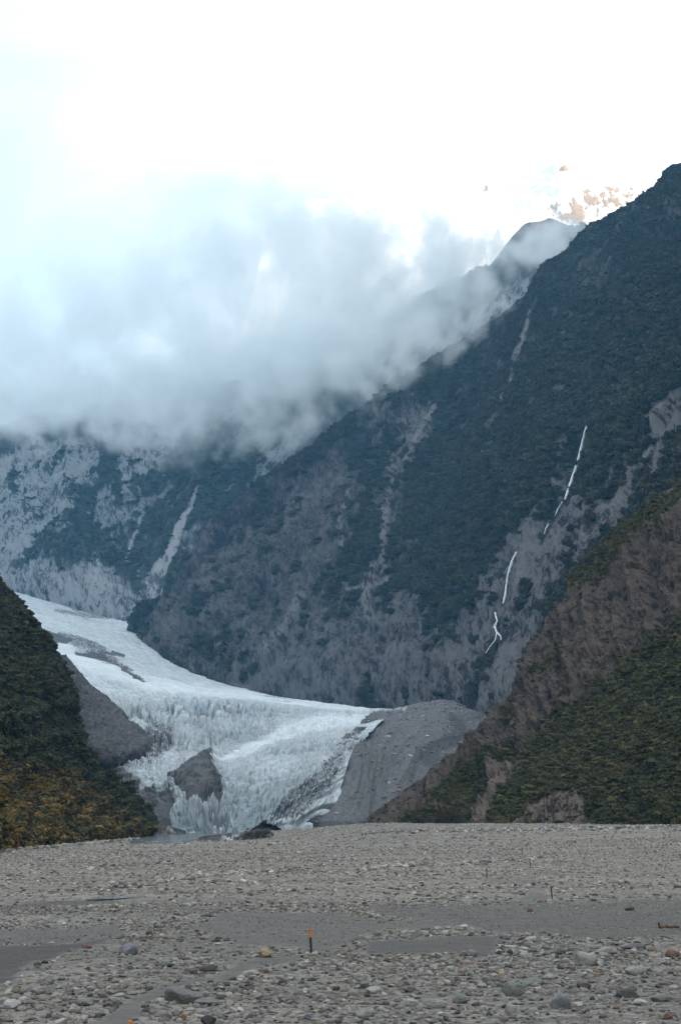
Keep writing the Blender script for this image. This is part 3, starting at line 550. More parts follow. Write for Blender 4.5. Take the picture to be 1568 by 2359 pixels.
def rock_mat(name, dark, mid, pale, us, vs, bd):
    m = NT(name, 0.92, 0.15); a = m.noise(m.uv(us, vs), 1.0, 7, 0.64, 0.5); b = m.noise(m.pos(), 0.35, 6, 0.7)
    c = m.ramp(m.math('ADD', m.math('MULTIPLY', a, 0.65), m.math('MULTIPLY', b, 0.35)), [(0.34, dark), (0.5, mid), (0.68, pale)])
    c = m.mix(m.math('MULTIPLY', m.fac('ice'), m.rng(a, 0.45, 0.55)), c, (0.55, 0.62, 0.65)); c = m.mix(m.math('MULTIPLY', m.fac('wet'), m.rng(b, 0.3, 0.6, 0.6, 1)), c, tuple(0.55 * q for q in dark))
    m.color(c); m.bump(m.math('ADD', a, m.math('MULTIPLY', b, 0.5)), 0.8, bd); return m.m

# ---- ice-scraped rock slab on the left of the ice -------------------------
S_edge = [(150, 1528, 1300), (188, 1575, 1260), (225, 1612, 1210), (262, 1644, 1150), (306, 1684, 1080), (338, 1722, 1010), (322, 1745, 960), (270, 1754, 930), (215, 1768, 900), (190, 1790, 870), (240, 1835, 800), (300, 1875, 740), (340, 1915, 690)]
S_in = [(90, 1480, 1000), (95, 1540, 950), (100, 1590, 920), (105, 1640, 900), (110, 1690, 880), (115, 1720, 860), (118, 1750, 850), (120, 1775, 840), (125, 1795, 830), (140, 1820, 800), (190, 1860, 740), (250, 1900, 690), (300, 1935, 650)]
cols = [(W(*a), W(*b)) for a, b in zip(S_in, S_edge)]
S = Sheet(wall_rows(cols, 5, (-6, 60, -60), 0.0), 300, 320); x, y = S.px()
S.push(8.0 * ridged(np.c_[S.u / 45 - S.v / 60, S.v / 130, 0 * S.u], 6, 0.6, 101) + 4.0 * ridged(S.P * 0.045, 5, 0.62, 104) + 1.6 * fbm(S.P * 0.08, 4, 0.6, 103))
tag(S.build('rock_slab', rock_mat('slab_rock', (0.050, 0.050, 0.056), (0.105, 0.102, 0.108), (0.21, 0.205, 0.205), 30, 12, 2.0), {'ice': np.zeros(len(x)), 'wet': poly_in(x, y, [(90, 1560), (180, 1660), (190, 1700), (250, 1790), (300, 1860), (250, 1860), (160, 1790), (100, 1650)], 14) * 0.75}), 'bare grey ice scraped rock slab between bush and glacier', None, None, 'structure')

# ---- moraine heap on the right of the ice ---------------------------------
M_foot = [(585, 1905, 765), (640, 1902, 765), (700, 1900, 765), (760, 1899, 770), (820, 1899, 775), (880, 1899, 785), (940, 1899, 795), (1000, 1896, 815), (1100, 1888, 850), (1200, 1880, 900)]
M_mid = [(592, 1898, 775), (645, 1868, 810), (706, 1832, 850), (764, 1790, 880), (820, 1750, 910), (880, 1722, 945), (945, 1718, 960), (1010, 1735, 960), (1105, 1790, 950), (1200, 1810, 960)]
M_top = [(600, 1890, 785), (655, 1836, 870), (716, 1780, 950), (768, 1730, 1020), (816, 1696, 1080), (856, 1655, 1300), (930, 1632, 1400), (1030, 1618, 1450), (1110, 1650, 1400), (1200, 1700, 1300)]
rows = [[W(*a) for a in M_foot], [0.5 * (W(*a) + W(*b)) for a, b in zip(M_foot, M_mid)], [W(*a) for a in M_mid], [0.5 * (W(*a) + W(*b)) + np.array((0, 0, 4.0)) for a, b in zip(M_mid, M_top)], [W(*a) for a in M_top], [W(*a) + np.array((0, 90, -45)) for a in M_top]]
S = Sheet(rows, 300, 360); x, y = S.px()
gul = ridged(np.c_[S.u / 40 - S.v / 140, S.v / 160, 0 * S.u], 5, 0.5, 111); S.push(3.2 * gul + 9 * fbm(S.P * 0.012, 4, 0.55, 112) * np.interp(np.arange(S.nr), [0, 60, 299], [0, 0.5, 1])[:, None].repeat(S.nc, 1).ravel() + 1.0 * ridged(S.P * 0.07, 4, 0.6, 114) + 0.7 * fbm(S.P * 0.2, 3, 0.6, 113)); MOR = S
left = poly_in(x + 8 * noise(S.P * 0.06, 3), y, [(560, 1930), (600, 1880), (660, 1825), (770, 1720), (800, 1740), (720, 1860), (690, 1920)], 8)
wet = np.maximum(np.maximum(line_in(x, y, [(760, 1790), (740, 1850), (720, 1890)], [22, 26, 18]), line_in(x, y, [(850, 1690), (820, 1680), (840, 1660)], 12) * 0.8), line_in(x + 6 * noise(S.P * 0.06, 3), y, [(1010, 1770), (980, 1740), (1060, 1690), (1040, 1660)], [14, 20, 16, 10]) * 0.7)
tag(S.build('moraine', rock_mat('moraine_gravel', (0.092, 0.094, 0.098), (0.135, 0.137, 0.142), (0.20, 0.20, 0.20), 26, 12, 1.2), {'ice': left * 0.9 + line_in(x, y, [(830, 1700), (815, 1690), (850, 1640), (930, 1632)], 7) * 0.8, 'wet': np.maximum(wet, left * 0.5)}), 'grey cone of glacial moraine gravel against the valley wall', None, None, 'structure')

# ---- debris covered ice mounds at the snout -------------------------------
def mound(name, foot, top, mat, label, Yb=60):
    if Yb < 30:
        foot = [(a, b, ground_at(a, b)[1]) for a, b, c in foot]; top = [(a, b, f[2] + c) for (a, b, c), f in zip(top, foot)]
    rows = [[W(*a) for a in foot], [0.5 * (W(*a) + W(*b)) + np.array((0, -0.01 * Yb, 0.015 * Yb)) for a, b in zip(foot, top)], [W(*b) for b in top], [W(*b) + np.array((0, Yb, -0.25 * Yb)) for b in top]]
    S = Sheet(rows, 110, 130); x, y = S.px(); k = Yb / 60; S.push(k * 2.4 * ridged(np.c_[S.u / (16 * k), S.v / (22 * k), 0 * S.u], 5, 0.6, 121) + k * 1.2 * fbm(S.P * 0.15 / k, 3, 0.6, 122))
    ic = sstep(-0.15, 0.3, fbm(np.c_[S.u / 10, S.v / 16, 0 * S.u], 3, 0.6, 123)) * sstep(0.62, 0.3, np.linspace(0, 1, S.nr))[:, None].repeat(S.nc, 1).ravel()
    tag(S.build(name, mat, {'ice': ic, 'wet': 0 * x}), label, None, None, 'structure')
MD = rock_mat('ice_debris', (0.055, 0.057, 0.063), (0.10, 0.10, 0.105), (0.16, 0.155, 0.155), 40, 14, 1.0)

# ---- near spur on the right: brown ribs above, bush below ------------------
def four(cols): return [[np.array(c[k][1:], float) if c[k][0] == 'w' else W(*c[k]) for c in cols] for k in range(4)]
N_cols = [[(800, 1918, 790), (812, 1911, 795), (824, 1905, 800), (834, 1897, 805)], [(880, 1916, 720), (885, 1892, 732), (895, 1869, 746), (905, 1846, 760)], [(960, 1914, 670), (985, 1862, 700), (1010, 1806, 745), (1035, 1762, 790)],
  [(1040, 1914, 620), (1070, 1830, 672), (1095, 1760, 742), (1118, 1692, 830)], [(1130, 1914, 580), (1152, 1792, 645), (1170, 1682, 742), (1190, 1575, 850)], [(1230, 1914, 545), (1250, 1742, 622), (1264, 1592, 732), (1285, 1432, 850)],
  [(1350, 1912, 505), (1365, 1692, 602), (1376, 1482, 722), (1390, 1272, 850)], [(1470, 1912, 470), (1480, 1652, 572), (1490, 1412, 702), (1500, 1172, 840)], [(1590, 1912, 440), (1600, 1602, 542), (1606, 1352, 682), (1620, 1092, 830)],
  [(1760, 1912, 400), (1770, 1562, 500), (1780, 1252, 640), (1800, 962, 800)], [('w', 135, 250, 1), ('w', 210, 262, 78), ('w', 290, 282, 172), ('w', 390, 300, 300)], [('w', 160, -150, -1), ('w', 230, -140, 75), ('w', 310, -130, 170), ('w', 420, -120, 310)], [('w', 180, -900, -1), ('w', 240, -890, 75), ('w', 320, -880, 170), ('w', 430, -880, 310)]]
rows = four(N_cols); rows.append([p + np.array((40, 140, -50)) * min(1.0, max(0.08, np.linalg.norm(p - q) / 260)) for q, p in zip(rows[0], rows[-1])])
su = np.r_[np.linspace(0, 9.3 / 12, 620), np.linspace(9.3 / 12, 1, 40)[1:]]; sv = np.r_[np.linspace(0, 0.77, 520), np.linspace(0.77, 1, 20)[1:]]
N = Sheet(rows, len(sv), len(su), su, sv); x, y = N.px()
top = np.interp(np.arange(N.nr), [0, 30, 440, 519, N.nr - 1], [0.15, 1, 1, 0.6, 1])[:, None].repeat(N.nc, 1).ravel()
bush = poly_in(x + 30 * fbm(N.P * 0.02, 3, 0.5, 131), y + 30 * fbm(N.P * 0.02 + 5, 3, 0.5, 132), [(1115, 1925), (1130, 1870), (1190, 1800), (1215, 1740), (1290, 1650), (1400, 1590), (1500, 1500), (1620, 1430), (2600, 1100), (2600, 2200), (1115, 2000)], 22)
bush = np.maximum(bush, np.where(N.P[:, 1] < 350, sstep(190, 120, N.P[:, 2]), 0))
rib = ridged(np.c_[N.u / 34 + N.v / 300, N.v / 200, 0 * N.u] + 0.3 * fbm(N.P * 0.03, 3, 0.5, 145)[:, None], 6, 0.58, 133); rib2 = ridged(np.c_[N.u / 8 + N.v / 90, N.v / 90, 0 * N.u], 4, 0.55, 135)
thin = np.clip(np.linalg.norm(N.G[470] - N.G[0], axis=1) / 200, 0.16, 1)[None, :].repeat(N.nr, 0).ravel()
rib3 = ridged(np.c_[N.u / 14 + N.v / 150, N.v / 95, 0 * N.u], 4, 0.55, 134)
N.push(top * thin * ((1 - 0.75 * bush) * (12.0 * rib + 6.0 * rib3 + 2.6 * rib2 + 3.0 * fbm(N.P * 0.06, 4, 0.6, 146)) + 5 * fbm(N.P * 0.02, 5, 0.55, 136) + 1.5 * bush * fbm(N.P * 0.09, 3, 0.5, 138)) + 0.6 * fbm(N.P * 0.25, 3, 0.6, 137))
green = bush * 0.95
for poly, a_ in (([(1080, 1790), (1160, 1740), (1210, 1720), (1190, 1790), (1130, 1830), (1060, 1870), (980, 1850)], 0.75), ([(930, 1885), (1000, 1880), (1050, 1890), (1040, 1905), (930, 1908)], 0.8), ([(1040, 1860), (1100, 1860), (1120, 1910), (1050, 1915)], 0.75), ([(1240, 1560), (1300, 1500), (1330, 1520), (1260, 1600)], 0.45),
                 ([(1310, 1330), (1420, 1230), (1540, 1150), (1600, 1110), (1600, 1160), (1450, 1280), (1340, 1380)], 0.6), ([(1150, 1640), (1200, 1600), (1220, 1640), (1170, 1690)], 0.45)):
    green = np.maximum(green, poly_in(x + 22 * fbm(N.P * 0.03, 3, 0.5, 138), y + 22 * fbm(N.P * 0.03 + 4, 3, 0.5, 139), poly, 14) * a_)
scree = poly_in(x, y, [(1150, 1925), (1190, 1880), (1240, 1840), (1330, 1815), (1345, 1850), (1375, 1925)], 12)
scree = np.maximum(scree, poly_in(x, y, [(1085, 1912), (1105, 1840), (1150, 1765), (1190, 1770), (1180, 1800), (1130, 1870), (1120, 1912)], 8) * 0.9)
green = np.clip(green - scree * 0.8, 0, 1)
QN = np.c_[N.u / 12 + N.v / 110, N.v / 60, 0 * N.u]
rockN = 0.80 - green * 0.85 + 0.10 * rib2 + 0.75 * fbm(QN, 5, 0.6, 140) + 0.3 * fbm(N.P * 0.03, 4, 0.6, 142)
MN = mat_mountain('brown_ribs', (0.030, 0.034, 0.018), (0.060, 0.052, 0.026), (0.014, 0.010, 0.009), (0.070, 0.050, 0.038), (0.170, 0.130, 0.104), (0.100, 0.070, 0.028), 22, 9.0, 2.2)
tag(N.build('hillside', MN, {'rock': rockN, 'pale': scree, 'brown': np.clip(0.6 + 1.0 * fbm(N.P * 0.012, 3, 0.5, 141), 0, 1), 'bed': fbm(N.P * 0.02, 4, 0.6, 143)}), 'near brown ribbed rock spur with green bush at its foot', None, None, 'structure')

# ---- left spur ------------------------------------------------------------
L_cols = [[(352, 1926, 590), (348, 1920, 594), (342, 1914, 597), (335, 1907, 600)], [(290, 1936, 520), (290, 1912, 560), (292, 1886, 600), (292, 1860, 640)], [(240, 1942, 480), (240, 1896, 540), (240, 1850, 610), (238, 1808, 680)], [(190, 1949, 440), (185, 1880, 520), (185, 1815, 610), (186, 1757, 710)],
  [(140, 1955, 400), (130, 1860, 490), (135, 1765, 600), (160, 1672, 730)], [(90, 1960, 370), (75, 1840, 470), (100, 1720, 590), (165, 1600, 745)], [(40, 1966, 335), (20, 1820, 440), (55, 1675, 580), (140, 1532, 755)], [(-10, 1972, 305), (-40, 1790, 420), (-5, 1620, 570), (75, 1453, 765)], [(-70, 1980, 280), (-110, 1760, 400), (-80, 1560, 560), (4, 1371, 770)],
  [(-150, 1992, 250), (-190, 1720, 380), (-170, 1480, 550), (-90, 1250, 780)], [(-300, 2020, 200), (-330, 1660, 330), (-340, 1350, 520), (-300, 1050, 780)], [('w', -85, 120, -1), ('w', -160, 200, 70), ('w', -270, 330, 170), ('w', -420, 500, 330)], [('w', -105, -100, -1), ('w', -190, -100, 70), ('w', -300, -100, 170), ('w', -450, -100, 330)], [('w', -120, -900, -1), ('w', -210, -900, 70), ('w', -330, -900, 170), ('w', -480, -900, 330)]]
rows = four(L_cols); rows.append([p + np.array((-45, 70, -45)) for p in rows[-1]])
su = np.r_[np.linspace(0, 10.2 / 13, 460), np.linspace(10.2 / 13, 1, 30)[1:]]; sv = np.r_[np.linspace(0, 0.77, 420), np.linspace(0.77, 1, 20)[1:]]
Ls = Sheet(rows, len(sv), len(su), su, sv); x, y = Ls.px()
top = np.interp(np.arange(Ls.nr), [0, 30, 380, 419, Ls.nr - 1], [0.1, 1, 1, 0.35, 1])[:, None].repeat(Ls.nc, 1).ravel()
Ls.push(top * (9.0 * ridged(np.c_[Ls.u / 45 + Ls.v / 120, Ls.v / 170, 0 * Ls.u], 4, 0.55, 151) + 5 * fbm(Ls.P * 0.03, 4, 0.55, 152)))
rustL = poly_in(x + 30 * fbm(Ls.P * 0.03, 3, 0.5, 153), y + 30 * fbm(Ls.P * 0.03 + 4, 3, 0.5, 154), [(-100, 1760), (60, 1790), (150, 1800), (220, 1850), (300, 1905), (330, 1930), (200, 1990), (-100, 2020)], 26)
rockL = np.clip(0.10 + 0.5 * fbm(Ls.P * 0.03, 5, 0.6, 155) + poly_in(x, y, [(120, 1500), (220, 1600), (200, 1720), (150, 1660), (150, 1580)], 10) * 0.4, 0, 1)
tag(Ls.build('hillside', mat_mountain('left_spur', (0.026, 0.032, 0.020), (0.050, 0.050, 0.030), (0.05, 0.045, 0.045), (0.10, 0.09, 0.085), (0.19, 0.175, 0.165), (0.20, 0.14, 0.058), 26, 12, 1.5), {'rock': rockL, 'pale': 0 * x, 'brown': np.clip(rustL * 1.2, 0, 1), 'bed': fbm(Ls.P * 0.02, 4, 0.6, 156)}), 'steep bush covered spur on the left with rusty shrubs below', None, None, 'structure')

# ================================================================== BUSH AND FOREST (nobody could count it)
def plants(name, label, parts):
    P, S3, R_, C = [], [], [], []
    for sheet, count, weight, size, cols, tall in parts:
        p, k, s3, r, c = plant_slope(name, sheet, count, weight, size, cols, label, 0.15, tall); P.append(p); S3.append(s3); R_.append(r); C.append(c)
    P, S3, R_, C = map(np.concatenate, (P, S3, R_, C))
    scatter_object(name, P, S3, R_, RNG.integers(0, 6, len(P)), np.clip(C, 0.004, 1), CLUMPS, label)
G_NEAR = [(0.050, 0.051, 0.024), (0.082, 0.078, 0.034), (0.115, 0.108, 0.043), (0.135, 0.106, 0.050), (0.088, 0.084, 0.038)]
G_DARK = [(0.034, 0.044, 0.027), (0.062, 0.070, 0.040), (0.092, 0.092, 0.050), (0.092, 0.078, 0.048), (0.055, 0.066, 0.038)]
G_RUST = [(0.085, 0.076, 0.034), (0.18, 0.130, 0.048), (0.29, 0.195, 0.058), (0.22, 0.135, 0.06), (0.14, 0.115, 0.048)]
G_WALL = [(0.018, 0.027, 0.021), (0.030, 0.041, 0.028), (0.048, 0.056, 0.036), (0.058, 0.048, 0.036), (0.030, 0.036, 0.026), (0.070, 0.068, 0.052)]
G_SCRUB = [(0.034, 0.037, 0.028), (0.058, 0.050, 0.038), (0.046, 0.046, 0.032), (0.075, 0.062, 0.048), (0.030, 0.038, 0.028)]
HI = sstep(760, 480, A.P[:, 2] + 330 * fbm(A.P * 0.004, 4, 0.6, 165))
bushw = np.clip(green, 0, 1) ** 2
plants('bush', 'dense green bush covering the foot of the right spur', [(N, 20000, bushw, (0.5, 1.5), G_NEAR, (0.7, 1.1)), (N, 3500, bushw, (1.2, 2.6), G_NEAR, (0.6, 1.0)), (N, 11000, sstep(0.75, 0.25, rockN) * sstep(-0.2, 0.3, fbm(N.P * 0.05, 4, 0.6, 161)) + 0.03, (0.35, 1.3), [(0.05, 0.05, 0.028), (0.08, 0.066, 0.034), (0.10, 0.075, 0.035)], (0.6, 0.9))])
up = 1 - np.clip(rustL, 0, 1)
plants('forest', 'dark bush on the upper left spur and rusty shrubs below', [(Ls, 18000, up * (1 - rockL) + 0.02, (0.8, 2.4), G_DARK, (0.7, 1.1)), (Ls, 12000, rustL * (0.4 + 0.6 * sstep(-0.3, 0.4, fbm(Ls.P * 0.06, 3, 0.5, 162))), (0.6, 1.6), G_RUST, (0.6, 1.0)), (Ls, 1300, rustL, (1.0, 2.0), G_DARK, (0.7, 1.0))])
plants('forest', 'far dark forest clinging to the high valley walls', [(A, 42000, A_veg * HI * (0.25 + sstep(-0.35, 0.15, fbm(A.P * 0.03, 4, 0.6, 163))), (2.0, 8.0), G_WALL, (0.8, 1.4)), (A, 26000, A_veg * (1 - HI), (1.5, 3.8), G_SCRUB, (0.6, 1.1)), (D, 26000, D_veg, (3.0, 6.0), G_WALL, (0.8, 1.3))])

# ================================================================== STONES
m = NT('stone', 0.9, 0.15); c = m.attr('tint', 'INSTANCER').outputs['Color']; n1 = m.noise(m.n('ShaderNodeTexCoord').outputs['Object'], 2.2, 5, 0.65)
m.color(m.mix(m.rng(n1, 0.3, 0.7), m.mix(1.0, c, (0.62, 0.62, 0.64), 'MULTIPLY'), c)); m.bump(n1, 0.4, 0.15); M_STONE = m.m
def stone_variant(k):
    bm = stone_mesh(200 + k, 0.5 + 0.12 * (k % 3), 2, 0.2, 6); me = bpy.data.meshes.new('stone'); bm.to_mesh(me); bm.free(); me.materials.append(M_STONE); return bpy.data.objects.new('stone', me)
STONES = hidden_collection('stones', [stone_variant(k) for k in range(8)])
TINTS = np.array([(0.31, 0.288, 0.262), (0.215, 0.204, 0.19), (0.41, 0.388, 0.355), (0.108, 0.103, 0.10), (0.255, 0.234, 0.212), (0.52, 0.495, 0.46), (0.31, 0.25, 0.195), (0.22, 0.15, 0.125), (0.20, 0.225, 0.215)])
TW = np.array([0.24, 0.2, 0.19, 0.13, 0.12, 0.05, 0.022, 0.006, 0.02]); TW = TW / TW.sum()
def frustum_pts(n, y0, y1, margin=1.25):
    yy = np.sqrt(RNG.uniform(y0 * y0, y1 * y1, n)); xx = RNG.uniform(-1, 1, n) * (yy * 0.2285 * margin + 9); return xx, yy
P, SZ = [], []
for n, y0, y1, smin, smax, pw in ((160000, 40, 120, 0.05, 0.44, 2.5), (140000, 110, 320, 0.10, 0.60, 2.1), (110000, 290, 900, 0.20, 0.95, 1.9)):
    xx, yy = frustum_pts(n, y0, y1); p = np.stack([xx, yy, gz(xx, yy)], -1); s, d = sand_of(p)
    dens = np.clip(0.5 + 1.3 * fbm(p * np.array((0.05, 0.12, 0)), 4, 0.55, 171), 0.12, 1) * np.where(s > 0.93, 0.30, 1 - 0.5 * s)
    ok = RNG.random(n) < dens; p = p[ok]; u = RNG.random(len(p)); sz = smin + (smax - smin) * u ** (pw * 1.5); s = s[ok]; sz *= 1 - 0.72 * s; sz *= np.clip(0.75 + 0.8 * fbm(p * np.array((0.04, 0.09, 0)) + 7, 3, 0.5, 172), 0.5, 1.5)
    P.append(p); SZ.append(sz)
for pts, num, hw in (([(380, 2032), (470, 2014), (600, 2007), (705, 2001)], 520, 5), ([(130, 2052), (300, 2041), (430, 2026)], 260, 4), ([(200, 2000), (330, 1990), (400, 1987)], 160, 2.5), ([(820, 2003), (900, 1994), (990, 1990)], 180, 4), ([(1040, 1990), (1130, 1985), (1240, 1975)], 160, 3),
                     ([(850, 1916), (1000, 1913), (1200, 1912), (1400, 1908), (1568, 1903)], 700, 3.5), ([(0, 1962), (120, 1952), (320, 1932)], 260, 2.5), ([(700, 2215), (860, 2230), (1050, 2240), (1300, 2215), (1568, 2190)], 240, 22), ([(560, 2330), (800, 2320), (1100, 2310), (1560, 2290)], 260, 40), ([(30, 2300), (150, 2290), (330, 2230), (480, 2200)], 160, 22)):
    t = RNG.uniform(0, len(pts) - 1, num); i = t.astype(int); f = (t - i)[:, None]; q = np.array(pts, float); q = q[i] * (1 - f) + q[i + 1] * f + RNG.normal(0, hw, (num, 2)) * np.array((1, 0.5))
    g = ground_fast(q); P.append(g); k = np.linalg.norm(g - np.array((0, 0, CAM_H)), axis=1) / F_PX; SZ.append(np.clip(k * RNG.uniform(5, 15, num), 0.2, 1.3))
P, SZ = np.concatenate(P), np.concatenate(SZ); q, k = MOR.scatter(8000, np.ones(len(MOR.P))); P = np.concatenate([P, q]); SZ = np.concatenate([SZ, 0.5 + 2.2 * RNG.random(len(q)) ** 5]); n = len(P); P[:, 2] += SZ * 0.10
s3 = np.c_[SZ * RNG.uniform(0.8, 1.35, n), SZ * RNG.uniform(0.8, 1.2, n), SZ * RNG.uniform(0.6, 1.1, n)]
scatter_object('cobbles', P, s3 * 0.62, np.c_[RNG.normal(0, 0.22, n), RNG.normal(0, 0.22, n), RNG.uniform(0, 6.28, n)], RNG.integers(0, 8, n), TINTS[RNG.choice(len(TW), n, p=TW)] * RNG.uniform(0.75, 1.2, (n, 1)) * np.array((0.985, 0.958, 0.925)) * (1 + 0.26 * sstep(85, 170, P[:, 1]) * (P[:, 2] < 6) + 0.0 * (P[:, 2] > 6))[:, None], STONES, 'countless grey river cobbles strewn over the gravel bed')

BOULDER_M = {}
def boulder_mat(c):
    if c not in BOULDER_M:
        m = NT('boulder_stone', 0.88, 0.15); n1 = m.noise(m.pos(), 2.4, 6, 0.66); n2 = m.noise(m.pos((1, 1, 4)), 5.0, 4, 0.6)
        m.color(m.mix(m.rng(n2, 0.4, 0.68, 0, 0.55), m.mix(m.rng(n1, 0.3, 0.7), tuple(0.6 * q for q in c), c), tuple(min(1.0, 1.35 * q) for q in c))); m.bump(m.math('ADD', n1, m.math('MULTIPLY', n2, 0.4)), 0.6, 0.12); BOULDER_M[c] = m.m
    return BOULDER_M[c]
PALE, GREY, DARK, BLACK, TAN, RUST, GREEN, BLUE, PINK, WHITE = (0.34, 0.325, 0.30), (0.225, 0.217, 0.207), (0.125, 0.12, 0.117), (0.075, 0.074, 0.076), (0.38, 0.29, 0.20), (0.21, 0.125, 0.098), (0.205, 0.22, 0.20), (0.20, 0.207, 0.218), (0.31, 0.24, 0.21), (0.46, 0.45, 0.435)
